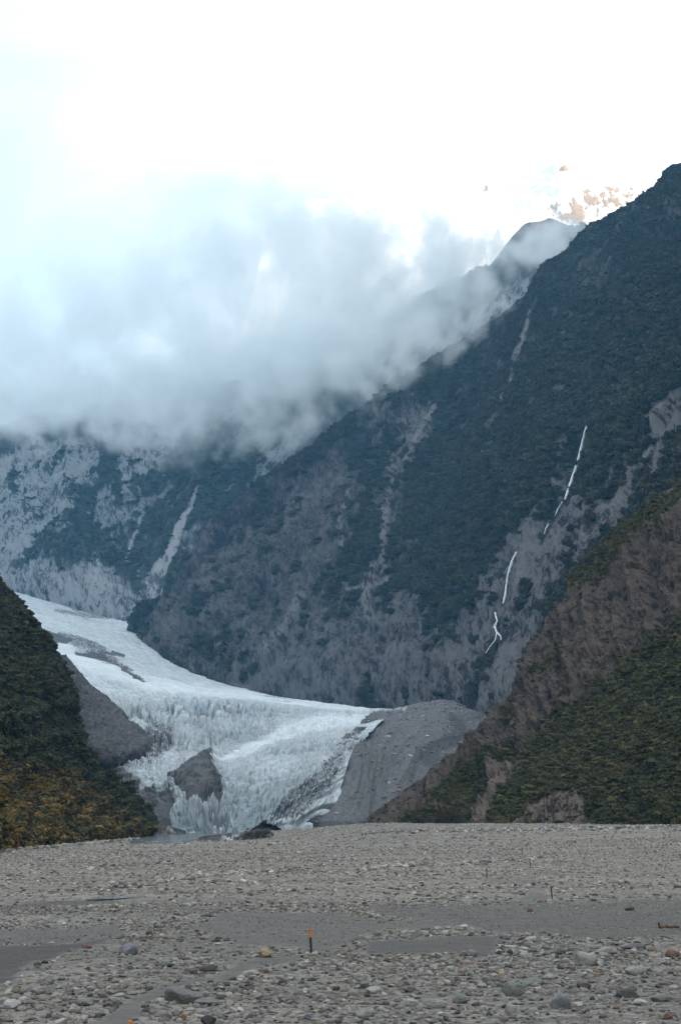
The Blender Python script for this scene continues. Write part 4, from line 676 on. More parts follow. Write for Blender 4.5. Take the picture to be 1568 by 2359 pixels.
BOULDERS = [  # picture x, base y, width, height/width, colour, label
 (295, 2201, 44, .55, BLUE, 'pale blue grey wedge shaped boulder above the diagonal sand strip'), (142, 2132, 21, .6, WHITE, 'small whitish rounded boulder alone on the grey sand at the left'), (200, 2185, 22, .4, RUST, 'flat rusty stone at the tip of the dark sand tongue'),
 (343, 2154, 15, .7, (0.14, 0.11, 0.08), 'small brown stone on gravel beyond the blue grey wedge boulder'), (380, 2229, 37, .4, GREEN, 'flat greenish boulder between the wedge boulder and the sand strip'), (477, 2239, 38, .42, DARK, 'long dark grey boulder at the upper rim of the sand strip'),
 (440, 2243, 30, .35, (0.12, 0.10, 0.095), 'flat dark brown boulder beside the long dark grey one'), (108, 2267, 30, .45, GREEN, 'pale greenish boulder near the end of the dark sand at the left'), (25, 2325, 40, .5, WHITE, 'broad whitish boulder at the bottom left corner of the gravel'),
 (418, 2313, 88, .40, (0.20, 0.19, 0.185), 'largest broad grey boulder beside the sand strip, pale on top'), (476, 2317, 60, .26, GREY, 'long flat slab lying against the largest grey boulder'), (405, 2341, 28, .7, PALE, 'upright pale stone below the largest grey boulder'),
 (420, 2352, 18, .8, (0.26, 0.17, 0.11), 'small orange brown stone leaning by the upright pale stone'), (480, 2362, 34, .6, BLACK, 'black boulder at the bottom edge below the flat slab'), (102, 2220, 17, .4, BLACK, 'small black stone on the rim of the dark sand'),
 (611, 2206, 31, .62, TAN, 'tan angular block left of the near orange topped post'), (709, 2204, 18, .6, PALE, 'pale grey stone heaped at the left foot of the near orange topped post'), (724, 2203, 15, .7, WHITE, 'whitish stone heaped at the right foot of the near orange topped post'),
 (754, 2203, 14, .7, PINK, 'small pinkish stone just right of the near orange topped post'), (818, 2204, 24, .45, PINK, 'flat pinkish boulder right of the near post beside sand'), (576, 2249, 42, .3, PALE, 'long flat pale slab half buried in the sand strip'),
 (614, 2243, 12, .8, RUST, 'tiny rust red stone at the end of the flat pale slab'), (622, 2241, 15, .6, PALE, 'small pale stone touching the tiny rust red one'), (623, 2265, 14, .6, TAN, 'small tan stone below the flat pale slab'), (649, 2270, 19, .6, BLACK, 'small black boulder below and right of the tan stone'),
 (702, 2288, 14, .8, WHITE, 'white stone resting against a grey boulder below the near post'), (688, 2291, 24, .45, GREY, 'grey boulder with the white stone against it'), (813, 2296, 28, .5, GREY, 'slanting grey boulder in the middle of the near gravel'), (839, 2278, 22, .5, BLACK, 'black stone behind the slanting grey boulder'),
 (863, 2290, 40, .4, PALE, 'broad pale grey boulder just right of the black stone'), (946, 2288, 31, .42, DARK, 'smooth dark grey boulder right of the broad pale one'), (843, 2343, 44, .42, PALE, 'large rounded pale boulder low in the middle gravel'), (943, 2318, 40, .4, PALE, 'blocky pale boulder below the smooth dark grey one'),
 (1003, 2323, 54, .36, PALE, 'long pale ridge shaped boulder right of the blocky pale one'), (706, 2348, 18, .6, (0.13, 0.15, 0.18), 'small dark blue stone low in the middle gravel'), (606, 2333, 16, .5, PINK, 'small reddish stone low in the gravel left of the blue one'),
 (1067, 2143, 21, .6, WHITE, 'whitish boulder at the far rim of the smooth dark sand'), (1032, 2141, 17, .4, PALE, 'pale flat stone second in the row on the sand rim'), (1010, 2142, 22, .35, PALE, 'pale long stone third in the row on the sand rim'), (980, 2142, 22, .35, GREY, 'grey stone at the left end of the row on the sand rim'),
 (1164, 2165, 26, .5, BLUE, 'bluish grey boulder right of the smooth dark sand'), (1225, 2169, 28, .4, PALE, 'pale flat boulder right of the bluish grey one'), (1177, 2188, 31, .3, WHITE, 'flat whitish slab in front of the bluish grey boulder'), (1088, 2205, 26, .62, GREY, 'square grey boulder standing at the near rim of the dark sand'),
 (1067, 2203, 18, .7, PINK, 'pink stone against the square grey boulder'), (1076, 2222, 28, .35, PINK, 'flat pink slab in front of the square grey boulder'), (1213, 2208, 28, .55, PALE, 'pale boulder with a dark side between sand and pointed boulder'), (1355, 2171, 11, 1.0, WHITE, 'small upright white stone on fine gravel at the right'),
 (1352, 2226, 50, .62, PALE, 'pointed pale boulder rising above its neighbours at the right'), (1399, 2200, 50, .35, PALE, 'long low pale boulder behind the pointed pale one'), (1469, 2188, 48, .28, (0.16, 0.15, 0.145), 'long dark flat boulder behind the low pale one'), (1549, 2205, 30, .52, RUST, 'rust red boulder at the right edge, farther of the two'),
 (1504, 2210, 24, .5, TAN, 'tan boulder left of the farther rust red one'), (1467, 2246, 46, .42, PALE, 'broad pale boulder right of the pointed pale one'), (1519, 2221, 30, .45, PALE, 'pale boulder just below the tan one'), (1292, 2199, 25, .5, DARK, 'dark rounded boulder left of the long low pale one'), (1155, 2248, 16, .7, TAN, 'small tan stone in the gravel below the flat pink slab'),
 (1184, 2296, 52, .58, GREEN, 'big greenish grey rounded boulder in the near gravel'), (1225, 2271, 58, .26, GREEN, 'long flat slab behind the big greenish boulder'), (1292, 2325, 44, .75, BLUE, 'blue grey wedge boulder right of the big greenish one'), (1329, 2320, 30, .35, WHITE, 'flat whitish stone against the blue grey wedge boulder'),
 (1177, 2340, 26, .95, PALE, 'tall pale stone below the big greenish boulder'), (1445, 2299, 48, .42, DARK, 'large dark boulder right of the wedge boulder'), (1525, 2308, 46, .36, GREY, 'long grey boulder at the right beside the large dark one'), (1345, 2280, 32, .45, (0.13, 0.105, 0.095), 'dark brown boulder behind the blue grey wedge'),
 (1475, 2316, 32, .4, WHITE, 'whitish stone in front of the large dark boulder'), (1545, 2347, 27, .5, RUST, 'rust red boulder at the bottom right, nearer of the two'), (1419, 2325, 16, .5, (0.26, 0.165, 0.10), 'small orange stone below the large dark boulder'), (1062, 2312, 38, .5, GREEN, 'greenish boulder left of the big rounded one'), (1265, 2257, 30, .4, PALE, 'pale stone behind the long flat slab'),
 (1221, 2102, 14, .7, (0.20, 0.12, 0.11), 'dark red stone alone on fine gravel below the yellow tipped post'), (1450, 2098, 22, .4, DARK, 'dark flat stone on fine gravel right of the yellow tipped post'), (1228, 2041, 11, .8, DARK, 'dark round stone beside the faint sandy track'), (860, 2005, 16, .5, TAN, 'tan boulder far out on the pale cobble bank'), (475, 2113, 22, .35, DARK, 'dark flat boulder on fine gravel in the middle distance'), (870, 2114, 11, .7, WHITE, 'tiny white stone on the smooth grey gravel beyond the near post')]
for k, (px, py, w, hw, c, lab) in enumerate(BOULDERS):
    g = ground_at(px, py); s = w * np.linalg.norm(g - np.array((0, 0, CAM_H))) / F_PX
    bm = stone_mesh(500 + k, 0.6, 3, 0.16, 8); V = np.array([v.co[:] for v in bm.verts]); V = (V - V.min(0)) / (V.max(0) - V.min(0)) - np.array((0.5, 0.5, 0.22)); V *= np.array((s, s * 0.72, s * hw * 1.28))
    for v, p in zip(bm.verts, V): v.co = p
    me = bpy.data.meshes.new('boulder'); bm.to_mesh(me); bm.free(); me.materials.append(boulder_mat(c))
    if hw > 0.5: me.polygons.foreach_set('use_smooth', np.zeros(len(me.polygons), bool))
    o = bpy.data.objects.new('boulder', me); COL.objects.link(o); o.location = g + np.array((0, s * 0.3, 0)); o.rotation_euler = (0, 0, random.uniform(-0.35, 0.35)); tag(o, lab, 'boulder', 'boulders standing out of the cobbles')

# ================================================================== MARKER POSTS
def simple(name, c, rough=0.8):
    m = NT(name, rough, 0.2); v = m.noise(m.pos((1, 1, 0.3)), 14, 4, 0.6); m.color(m.mix(m.rng(v, 0.3, 0.7), tuple(0.65 * q for q in c), c)); return m.m
M_POST, M_ORANGE, M_YELLOW, M_BROWN = simple('dark_timber', (0.028, 0.034, 0.034)), simple('orange_paint', (0.80, 0.26, 0.03), 0.6), simple('yellow_paint', (0.62, 0.40, 0.08), 0.6), simple('brown_timber', (0.13, 0.085, 0.055))
def post_mesh(z0, z1, r, mat, name, cap=False):
    bm = bmesh.new(); prev = None; rings = [(z0, r), (z1 - 0.02, r), (z1, r * 0.82)] if cap else [(z0, r * 1.05), (z1, r)]
    for z, q in rings:
        ring = [bm.verts.new((q * math.cos(a) * (1 + 0.06 * math.sin(3 * a)), q * math.sin(a), z)) for a in np.linspace(0, 2 * math.pi, 12, endpoint=False)]
        if prev:
            for i in range(12): bm.faces.new((prev[i], prev[(i + 1) % 12], ring[(i + 1) % 12], ring[i]))
        prev = ring
    bm.faces.new(prev); me = bpy.data.meshes.new(name); bm.to_mesh(me); bm.free(); me.materials.append(mat); o = bpy.data.objects.new(name, me); COL.objects.link(o); return o
for px, py, hpx, tip, tm, lean, lab in ((717, 2198, 54, 18, M_ORANGE, -0.06, 'dark marker post with a bright orange top standing in pale stones'), (1271, 2071, 32, 6, M_YELLOW, -0.07, 'dark marker post with a small yellow tip beside the sandy track'),
        (1120.5, 2023, 22, 4, M_BROWN, 0.0, 'thin dark marker post with a brown tip on the cobble bank'), (1221, 1997, 19, 3, M_POST, -0.06, 'thin black leaning marker post beyond the yellow tipped one'), (1202, 1968, 15, 2, M_BROWN, 0.0, 'faint thin post far up the cobble bank behind the leaning black one'),
        (1542, 1931, 13, 2, M_POST, 0.0, 'faint grey post near the bush at the right edge of the riverbed'), (297, 2414, 56, 20, M_ORANGE, 0.02, 'marker post of which only the orange top reaches into the bottom edge'), (1518, 2139, 13, 2, M_POST, -0.12, 'short black stub of a post beside brown driftwood')):
    g = ground_at(px, py); k = np.linalg.norm(g - np.array((0, 0, CAM_H))) / F_PX; h = hpx * k; r = 0.052 if hpx > 25 else 0.05
    e = bpy.data.objects.new('marker_post', None); COL.objects.link(e); e.location = g; e.rotation_euler = (0, lean, 0); tag(e, lab, 'marker post', 'marker posts along the trail')
    a = post_mesh(-0.3, h - tip * k, r, M_POST, 'post'); b = post_mesh(h - tip * k, h, r * 1.25, tm, 'painted_top', True); a.parent = e; b.parent = e

# ---- driftwood ------------------------------------------------------------
def tube(bm, pts, rads, n=7):
    pts = [Vector(p) for p in pts]; prev = None
    for i, p in enumerate(pts):
        d = (pts[min(i + 1, len(pts) - 1)] - pts[max(i - 1, 0)]).normalized(); a = d.cross(Vector((0.13, 1.0, 0.21))).normalized(); b = d.cross(a)
        ring = [bm.verts.new(p + (a * math.cos(t) + b * math.sin(t)) * rads[i]) for t in np.linspace(0, 2 * math.pi, n, endpoint=False)]
        if prev:
            for j in range(n): bm.faces.new((prev[j], prev[(j + 1) % n], ring[(j + 1) % n], ring[j]))
        else: bm.faces.new(ring[::-1])
        prev = ring
    bm.faces.new(prev)
M_WOOD = simple('driftwood', (0.16, 0.085, 0.05), 0.9)
for px, py, wd, lab, cat in ((1540, 2139, 44, 'tangle of reddish brown driftwood branches at the right edge', 'driftwood'), (1205, 2166, 22, 'small dark tangle of twigs among pale boulders', 'driftwood'), (318, 2077, 0, '', '')):
    if not wd: continue
    g = ground_at(px, py); k = np.linalg.norm(g - np.array((0, 0, CAM_H))) / F_PX; s = wd * k; bm = bmesh.new(); rr = np.random.default_rng(wd)
    trunk = [Vector((-s / 2, 0, 0.04)), Vector((-s / 6, 0.05, 0.09)), Vector((s / 5, -0.03, 0.10)), Vector((s / 2, 0.04, 0.05))]; tube(bm, trunk, [0.06, 0.075, 0.06, 0.03])
    for q in range(11):
        a = trunk[1].lerp(trunk[2], rr.uniform(-0.7, 1.6)); d = Vector((rr.uniform(-1, 1), rr.uniform(-0.6, 0.6), rr.uniform(0.05, 0.7))); tube(bm, [a, a + d * s * 0.12, a + d * s * 0.24 + Vector((0, 0, -0.03))], [0.035, 0.025, 0.01], 5)
    me = bpy.data.meshes.new('driftwood'); bm.to_mesh(me); bm.free(); me.materials.append(M_WOOD); o = bpy.data.objects.new('driftwood', me); COL.objects.link(o); o.location = g; tag(o, lab, cat)

# ================================================================== TWO WALKERS FAR OFF
M_SKIN, M_COAT, M_COAT2, M_TROUSER, M_HAIR = simple('skin', (0.42, 0.27, 0.20)), simple('dark_jacket', (0.025, 0.027, 0.035)), simple('navy_jacket', (0.03, 0.035, 0.05)), simple('dark_trousers', (0.022, 0.022, 0.024)), simple('hair', (0.03, 0.022, 0.018))
def person(px, py, hpx, coat, stride, lab, turn):
    g = ground_at(px, py); k = np.linalg.norm(g - np.array((0, 0, CAM_H))) / F_PX; h = hpx * k
    def skinned(name, V, E, R, mat, root=0):
        me = bpy.data.meshes.new(name); me.from_pydata([(x * h, y * h, z * h) for x, y, z in V], E, []); me.materials.append(mat); o = bpy.data.objects.new(name, me); COL.objects.link(o)
        md = o.modifiers.new('skin', 'SKIN'); sv = me.skin_vertices[0].data
        for i, r in enumerate(R): sv[i].radius = (r * h, r * h); sv[i].use_root = i == root
        o.modifiers.new('sub', 'SUBSURF').levels = 1; o.modifiers['sub'].render_levels = 2; return o
    s = stride
    V = [(0, 0, .50), (0, 0, .62), (0, 0, .76), (0, 0, .83), (0, -.005, .87), (0, -.012, .93), (0, 0, .985), (.05, 0, .48), (.052, -.08 * s, .28), (.05, -.06 * s, .05), (.05, -.13 * s - .02, .02), (-.05, 0, .48), (-.052, .03 * s, .28), (-.05, .13 * s, .06), (-.05, .09 * s, .02),
         (.095, 0, .79), (.12, .04 * s, .64), (.115, -.03 * s, .50), (.113, -.05 * s, .45), (-.095, 0, .79), (-.12, -.05 * s, .64), (-.115, -.10 * s, .51), (-.113, -.12 * s, .46)]
    E = [(0, 1), (1, 2), (2, 3), (3, 4), (4, 5), (5, 6), (0, 7), (7, 8), (8, 9), (9, 10), (0, 11), (11, 12), (12, 13), (13, 14), (2, 15), (15, 16), (16, 17), (17, 18), (2, 19), (19, 20), (20, 21), (21, 22)]
    R = [.075, .07, .085, .035, .045, .055, .03, .058, .038, .025, .02, .058, .038, .025, .02, .036, .028, .02, .014, .036, .028, .02, .014]
    b = skinned('person', V, E, R, M_SKIN); tag(b, lab, 'person'); b.location = g; b.rotation_euler = (0, 0, turn)
    j = skinned('jacket', [(0, 0, .47), (0, 0, .62), (0, 0, .77), (0, 0, .825), (.097, 0, .795), (.122, .04 * s, .64), (.117, -.03 * s, .51), (-.097, 0, .795), (-.122, -.05 * s, .64), (-.117, -.10 * s, .52)], [(0, 1), (1, 2), (2, 3), (2, 4), (4, 5), (5, 6), (2, 7), (7, 8), (8, 9)], [.088, .082, .094, .045, .044, .036, .028, .044, .036, .028], coat); j.parent = b
    t = skinned('trousers', [(0, 0, .51), (.05, 0, .47), (.052, -.08 * s, .28), (.05, -.06 * s, .06), (-.05, 0, .47), (-.052, .03 * s, .28), (-.05, .13 * s, .07)], [(0, 1), (1, 2), (2, 3), (0, 4), (4, 5), (5, 6)], [.082, .064, .046, .032, .064, .046, .032], M_TROUSER); t.parent = b
    hr = skinned('hair', [(0, .015, .91), (0, .012, .965), (0, 0, .995)], [(0, 1), (1, 2)], [.05, .056, .03], M_HAIR); hr.parent = b
person(834.5, 1928, 10.5, M_COAT, 1.0, 'person in black clothes walking on the far gravel, left of two', 2.6); person(842, 1928, 10.5, M_COAT2, 0.8, 'person in dark navy jacket walking on the far gravel, right of two', 2.9)

# ================================================================== WATER
M_FALL = NT('falling_water', 0.5, 0.3); v = M_FALL.noise(M_FALL.pos((1, 1, 0.25)), 0.5, 4, 0.6); M_FALL.color(M_FALL.mix(M_FALL.rng(v, 0.3, 0.7), (0.60, 0.64, 0.68), (0.86, 0.88, 0.90))); M_FALL.put(M_FALL.b.inputs['Alpha'], M_FALL.rng(M_FALL.noise(M_FALL.pos((1, 1, 0.4)), 0.35, 4, 0.7), 0.36, 0.56, 0.72, 1.0)); M_FALL = M_FALL.m
from mathutils.bvhtree import BVHTree
A_BVH = BVHTree.FromPolygons([tuple(p) for p in A.P], [tuple(f) for f in grid_faces(A.nr, A.nc).tolist()])
def on_wall(px, py, off=14.0):
    v = Vector(W(px, py, 100.0)) - Vector((0, 0, CAM_H)); v.normalize(); h = A_BVH.ray_cast(Vector((0, 0, CAM_H)), v)[0]; return np.array(h - v * off)
def waterfall(strands, lab):
    bm = bmesh.new()
    for pts, ws in strands:
        L = []; R_ = []
        for i in range(len(pts) - 1):
            for t in np.linspace(0, 1, 6, endpoint=False): L.append((pts[i][0] * (1 - t) + pts[i + 1][0] * t, pts[i][1] * (1 - t) + pts[i + 1][1] * t)); R_.append(ws[i] * (1 - t) + ws[i + 1] * t)
        L.append(pts[-1]); R_.append(ws[-1]); Q = np.array([on_wall(*p) for p in L])
        Y = np.minimum.accumulate(Q[:, 1]) if Q[0, 1] > Q[-1, 1] else Q[:, 1]; Q = [W(p[0] + random.uniform(-.5, .5), p[1], yy) for p, yy in zip(L, Y)]
        for _ in range(2 if max(ws) > 3.5 else 0):              # thin side strands that leave and rejoin the fall
            i0 = random.randrange(0, max(1, len(Q) - 12)); i1 = min(len(Q) - 1, i0 + random.randrange(8, 14)); sg = random.choice((-1, 1)) * random.uniform(1.5, 3.2)
            tube(bm, [q + np.array((sg * math.sin(math.pi * (k - i0) / (i1 - i0)) * 0.9, 0, 0)) * q[1] / F_PX for k, q in list(enumerate(Q))[i0:i1 + 1]], [0.45] * (i1 - i0 + 1), 6)
        tube(bm, Q, [max(0.25, r * 0.5 * q[1] / F_PX * random.uniform(0.85, 1.15)) for r, q in zip(R_, Q)], 8)
    me = bpy.data.meshes.new('waterfall'); bm.to_mesh(me); bm.free(); me.materials.append(M_FALL); o = bpy.data.objects.new('waterfall', me); COL.objects.link(o); tag(o, lab, 'waterfall', 'waterfalls down the valley wall')
waterfall([([(1351, 980), (1345, 1000), (1337, 1035), (1328, 1070), (1316, 1105), (1306, 1135), (1300, 1150)], [4.5, 5, 6.5, 7, 6.5, 5.5, 4])], 'longest white waterfall, uppermost on the dark valley wall')
waterfall([([(1294, 1156), (1284, 1172), (1277, 1189)], [3, 2.5, 1.5])], 'short thin white trickle just under the foot of the longest waterfall')
waterfall([([(1262, 1207), (1256, 1218), (1252, 1230)], [2, 2, 1.2])], 'tiny white trickle between the short thin one and the middle waterfall')
waterfall([([(1188, 1272), (1178, 1292), (1172, 1312), (1166, 1345), (1162, 1372), (1158, 1390)], [4, 4, 6, 5, 4.5, 3.5])], 'middle white waterfall below the longest one, slanting over pale rock')
waterfall([([(1139, 1411), (1144, 1430), (1138, 1444), (1143, 1456), (1153, 1466), (1153, 1474)], [4, 4, 4, 3.5, 3.5, 2]), ([(1143, 1456), (1140, 1474), (1127, 1490), (1118, 1505)], [3, 2.5, 2, 1.5])], 'lowest zigzag cascade splitting in two near the valley floor')
M_WAT = NT('river_water', 0.12, 0.5); v = M_WAT.noise(M_WAT.pos((0.5, 1.4, 1)), 1.6, 4, 0.6); M_WAT.color(M_WAT.mix(v, (0.10, 0.125, 0.14), (0.18, 0.21, 0.225))); M_WAT.bump(v, 0.25, 0.1); M_WAT = M_WAT.m
def strip(name, L, lab, off=0.06):
    V = []
    for px, y0, y1 in L:
        a, b = ground_at(px, y1), ground_at(px, y0); z = max(a[2], b[2]) + off; a[2] = b[2] = z; V += [a, b]
    F = [(2 * i, 2 * i + 2, 2 * i + 3, 2 * i + 1) for i in range(len(L) - 1)]; tag(link_mesh(name, V, F, M_WAT), lab, None, None, 'structure')
strip('river', [(300, 1936, 1944), (350, 1930, 1945), (400, 1925, 1941), (450, 1922, 1936), (500, 1919, 1930), (545, 1918, 1926), (590, 1917, 1922)], 'grey blue meltwater river below the ice')
strip('stream', [(200, 2072, 2075), (230, 2068, 2075), (262, 2067, 2074), (290, 2067, 2071), (318, 2066, 2069)], 'narrow blue stream across the gravel', 0.03)
# dark banks of sorted debris by the river
MB_ = rock_mat('bank_gravel', (0.050, 0.045, 0.042), (0.085, 0.075, 0.068), (0.14, 0.125, 0.115), 60, 30, 0.5)
mound('gravel_bank', [(455, 1937, 560), (500, 1938, 555), (550, 1936, 560), (600, 1932, 570), (632, 1930, 575)], [(460, 1931, 6), (505, 1924, 8), (560, 1920, 8), (612, 1913, 8), (628, 1922, 6)], MB_, 'dark brown gravel bank by the river in front of the snout', 16)
mound('gravel_bank', [(325, 1926, 640), (360, 1926, 640), (400, 1925, 640), (430, 1924, 640)], [(330, 1907, 8), (362, 1905, 8), (400, 1907, 8), (428, 1916, 6)], MB_, 'dark brown debris bank between left spur and snout', 16)

# ================================================================== CLOUD ON THE VALLEY WALLS
PUFFS = [(0, 930, 3330, 90), (120, 920, 3330, 90), (240, 905, 3320, 90), (360, 885, 3310, 95), (480, 865, 3290, 95), (600, 835, 3270, 95), (720, 790, 3260, 90), (830, 745, 3260, 85), (930, 705, 3260, 75), (-20, 935, 3000, 80), (90, 930, 2980, 78), (190, 930, 2960, 72), (280, 925, 2920, 70), (850, 925, 2470, 34), (900, 872, 2460, 44), (955, 840, 2450, 48), (1010, 800, 2400, 42), (1065, 755, 2380, 36), (1120, 728, 2370, 32), (1175, 690, 2360, 28), (1225, 630, 2360, 24), (1275, 588, 2350, 20), (60, 1000, 2950, 46), (170, 985, 2900, 50), (290, 975, 2850, 50), (-60, 1000, 3000, 60), (380, 960, 2800, 70), (740, 940, 2560, 52), (690, 985, 2600, 40), (590, 985, 2700, 55), (740, 650, 2950, 150), (900, 620, 2900, 110), (1000, 600, 2900, 90), (1230, 600, 2750, 40), (1270, 570, 2800, 36), (1080, 475, 3220, 62), (1175, 455, 3220, 46), (990, 500, 3250, 70), (760, 520, 3150, 150), (620, 500, 3200, 170), (480, 520, 3250, 170), (860, 600, 3000, 110), (1180, 545, 2900, 50), (1320, 520, 2900, 34), (40, 760, 3150, 190), (200, 700, 3200, 210), (350, 640, 3200, 220), (520, 580, 3150, 210), (680, 560, 3100, 190), (820, 560, 3050, 140), (250, 800, 3050, 150), (-120, 820, 3150, 200), (30, 960, 2900, 60), (150, 965, 2880, 55), (250, 970, 2860, 55), (320, 985, 2820, 45), (480, 1010, 2740, 40), (-60, 900, 3050, 150), (60, 910, 3000, 120), (160, 900, 2980, 120), (260, 900, 2950, 115), (350, 890, 2900, 125), (440, 870, 2880, 140), (420, 970, 2800, 85), (400, 1020, 2750, 42), (530, 870, 2850, 130), (560, 930, 2780, 80), (620, 830, 2820, 140), (690, 890, 2700, 100), (640, 960, 2720, 60), (720, 800, 2780, 140),
 (790, 860, 2640, 80), (800, 760, 2760, 130), (820, 900, 2560, 42), (870, 800, 2640, 85), (880, 720, 2760, 120), (940, 780, 2600, 62), (960, 690, 2760, 105), (1000, 760, 2640, 50), (1030, 650, 2760, 95), (1090, 680, 2720, 60), (1100, 610, 2800, 80), (1160, 600, 2800, 62), (1170, 650, 2740, 45), (1200, 570, 2850, 55), (1250, 560, 2850, 50), (1300, 540, 2900, 40), (1130, 560, 2900, 60), (1050, 580, 2900, 80),
 (560, 760, 2900, 150), (450, 780, 2950, 120), (680, 720, 2900, 150), (800, 660, 2950, 130), (630, 1035, 2640, 26), (655, 1042, 2640, 24), (680, 1036, 2640, 18), (520, 1040, 2700, 22), (1530, 605, 2150, 17), (1522, 625, 2140, 14), (1556, 525, 2150, 17), (1545, 500, 2160, 11)]
me = bpy.data.meshes.new('cloud_bank'); pv = [W(a, b, c) for a, b, c, r in PUFFS]; me.from_pydata([tuple(p) for p in pv], [], []); at = me.attributes.new('thick', 'FLOAT', 'POINT'); at.data.foreach_set('value', np.array([1.3 if k < 13 else 0.6 if (r > 100 and a < 230) else 0.5 if c > 3210 and r < 75 else 0.5 if r > 145 else (0.85 if r > 105 and c > 2800 else 1.0) for k, (a, b, c, r) in enumerate(PUFFS)], np.float32)); at = me.attributes.new('rad', 'FLOAT', 'POINT'); at.data.foreach_set('value', np.array([p[3] for p in PUFFS], np.float32))
o = bpy.data.objects.new('cloud_bank', me); COL.objects.link(o); tag(o, 'bank of blue grey cloud lying along the valley wall', None, None, 'stuff')  # low cloud hanging within the haze volume
mv = bpy.data.materials.new('low_cloud'); mv.use_nodes = True; t = mv.node_tree; t.nodes.clear(); mo = t.nodes.new('ShaderNodeOutputMaterial'); pvn = t.nodes.new('ShaderNodeVolumePrincipled'); pvn.inputs['Color'].default_value = (0.965, 0.992, 1.0, 1); pvn.inputs['Density'].default_value = 0.025; pvn.inputs['Anisotropy'].default_value = 0.45
t.links.new(pvn.outputs[0], mo.inputs['Volume'])
ng = bpy.data.node_groups.new('low_cloud', 'GeometryNodeTree'); ng.interface.new_socket('Geometry', in_out='INPUT', socket_type='NodeSocketGeometry'); ng.interface.new_socket('Geometry', in_out='OUTPUT', socket_type='NodeSocketGeometry')
Nn, Ll = ng.nodes, ng.links; gi, go = Nn.new('NodeGroupInput'), Nn.new('NodeGroupOutput'); vc = Nn.new('GeometryNodeVolumeCube'); px_ = Nn.new('GeometryNodeProximity'); px_.target_element = 'POINTS'; sn_ = Nn.new('GeometryNodeSampleNearest'); si = Nn.new('GeometryNodeSampleIndex'); na = Nn.new('GeometryNodeInputNamedAttribute'); na.inputs['Name'].default_value = 'rad'; na.data_type = 'FLOAT'
pos = Nn.new('GeometryNodeInputPosition'); sm = Nn.new('GeometryNodeSetMaterial'); sm.inputs['Material'].default_value = mv
lo, hi = np.array((-1150.0, 2000.0, 480.0)), np.array((800.0, 3420.0, 1560.0)); vx = 7.0
vc.inputs['Min'].default_value = lo; vc.inputs['Max'].default_value = hi
for k, a in zip('XYZ', (hi - lo) / vx): vc.inputs['Resolution ' + k].default_value = int(a)
def MA(op, a, b=0.0, clamp=False):
    x = Nn.new('ShaderNodeMath'); x.operation = op; x.use_clamp = clamp
    for s_, v_ in ((x.inputs[0], a), (x.inputs[1], b)):
        if isinstance(v_, bpy.types.NodeSocket): Ll.new(v_, s_)
        else: s_.default_value = v_
    return x.outputs[0]
def gnoise(sc, det, rough):
    x = Nn.new('ShaderNodeTexNoise'); x.inputs['Scale'].default_value = sc; x.inputs['Detail'].default_value = det; x.inputs['Roughness'].default_value = rough; x.inputs['Distortion'].default_value = 0.4; Ll.new(pos.outputs[0], x.inputs['Vector']); return x.outputs['Fac']
Ll.new(gi.outputs[0], px_.inputs[0]); Ll.new(gi.outputs[0], sn_.inputs[0]); Ll.new(gi.outputs[0], si.inputs[0]); Ll.new(na.outputs[0], si.inputs['Value']); Ll.new(sn_.outputs[0], si.inputs['Index'])
wn3 = Nn.new('ShaderNodeTexNoise'); wn3.inputs['Scale'].default_value = 0.011; wn3.inputs['Detail'].default_value = 5; wn3.inputs['Roughness'].default_value = 0.6; Ll.new(pos.outputs[0], wn3.inputs['Vector'])
vs_ = Nn.new('ShaderNodeVectorMath'); vs_.operation = 'SUBTRACT'; Ll.new([q for q in wn3.outputs if q.name == 'Color'][0], vs_.inputs[0]); vs_.inputs[1].default_value = (0.5, 0.5, 0.5)
vm_ = Nn.new('ShaderNodeVectorMath'); vm_.operation = 'MULTIPLY'; Ll.new(vs_.outputs[0], vm_.inputs[0]); vm_.inputs[1].default_value = (230, 150, 200)
va_ = Nn.new('ShaderNodeVectorMath'); va_.operation = 'ADD'; Ll.new(vm_.outputs[0], va_.inputs[0]); Ll.new(pos.outputs[0], va_.inputs[1])
for nd in (px_, sn_): Ll.new(va_.outputs[0], [q for q in nd.inputs if 'Position' in q.name][0])
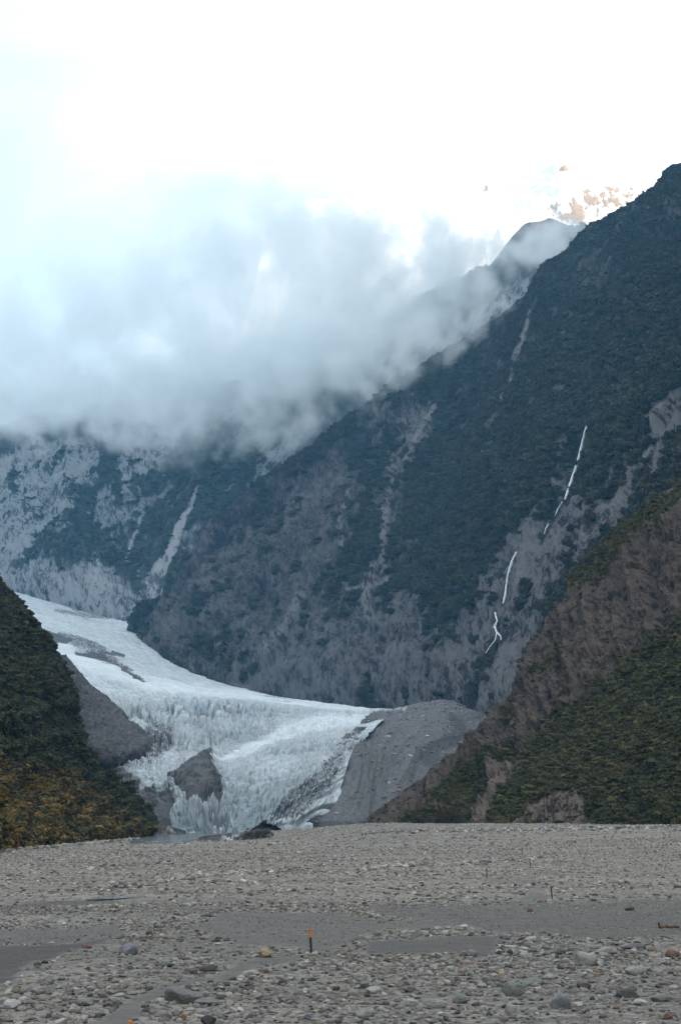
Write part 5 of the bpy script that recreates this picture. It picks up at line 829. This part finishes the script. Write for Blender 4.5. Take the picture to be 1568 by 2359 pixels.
si2 = Nn.new('GeometryNodeSampleIndex'); na2 = Nn.new('GeometryNodeInputNamedAttribute'); na2.data_type = 'FLOAT'; na2.inputs['Name'].default_value = 'thick'; Ll.new(gi.outputs[0], si2.inputs[0]); Ll.new(na2.outputs[0], si2.inputs['Value']); Ll.new(sn_.outputs[0], si2.inputs['Index'])
dist = [q for q in px_.outputs if q.name == 'Distance'][0]
core = MA('SUBTRACT', 1.0, MA('DIVIDE', dist, si.outputs[0]))                      # 1 in the middle of a puff, 0 at its rim
nz = MA('ADD', MA('MULTIPLY', gnoise(0.0075, 8, 0.65), 1.3), MA('MULTIPLY', gnoise(0.03, 4, 0.6), 0.35))
den = MA('MULTIPLY', MA('ADD', MA('ADD', MA('MULTIPLY', core, 1.35), MA('MULTIPLY', nz, 2.3)), -1.92), 1.0, True)
den = MA('MULTIPLY', MA('MULTIPLY', den, den), si2.outputs[0])
Ll.new(den, vc.inputs['Density']); Ll.new(vc.outputs[0], sm.inputs[0]); Ll.new(sm.outputs[0], go.inputs[0])
md = o.modifiers.new('low_cloud', 'NODES'); md.node_group = ng

# ================================================================== HAZE
HAZE = 6.4e-5
if HAZE:
    lo, hi = np.array((-4500.0, -2550.0, -60.0)), np.array((4500.0, 9050.0, 3300.0))
    bm = bmesh.new(); bmesh.ops.create_cube(bm, size=1.0)
    for v in bm.verts: v.co = Vector((lo + hi) / 2) + Vector(v.co) * 1.0 * 0 + Vector([(hi - lo)[k] * v.co[k] for k in range(3)])
    me = bpy.data.meshes.new('haze'); bm.to_mesh(me); bm.free(); hz = bpy.data.objects.new('haze', me); COL.objects.link(hz); tag(hz, None, None, None, 'stuff')
    mh = bpy.data.materials.new('haze'); mh.use_nodes = True; t = mh.node_tree; t.nodes.clear(); mo = t.nodes.new('ShaderNodeOutputMaterial'); pvn = t.nodes.new('ShaderNodeVolumePrincipled')
    pvn.inputs['Color'].default_value = (0.25, 0.63, 1.0, 1); pvn.inputs['Density'].default_value = HAZE; t.links.new(pvn.outputs[0], mo.inputs['Volume']); me.materials.append(mh)
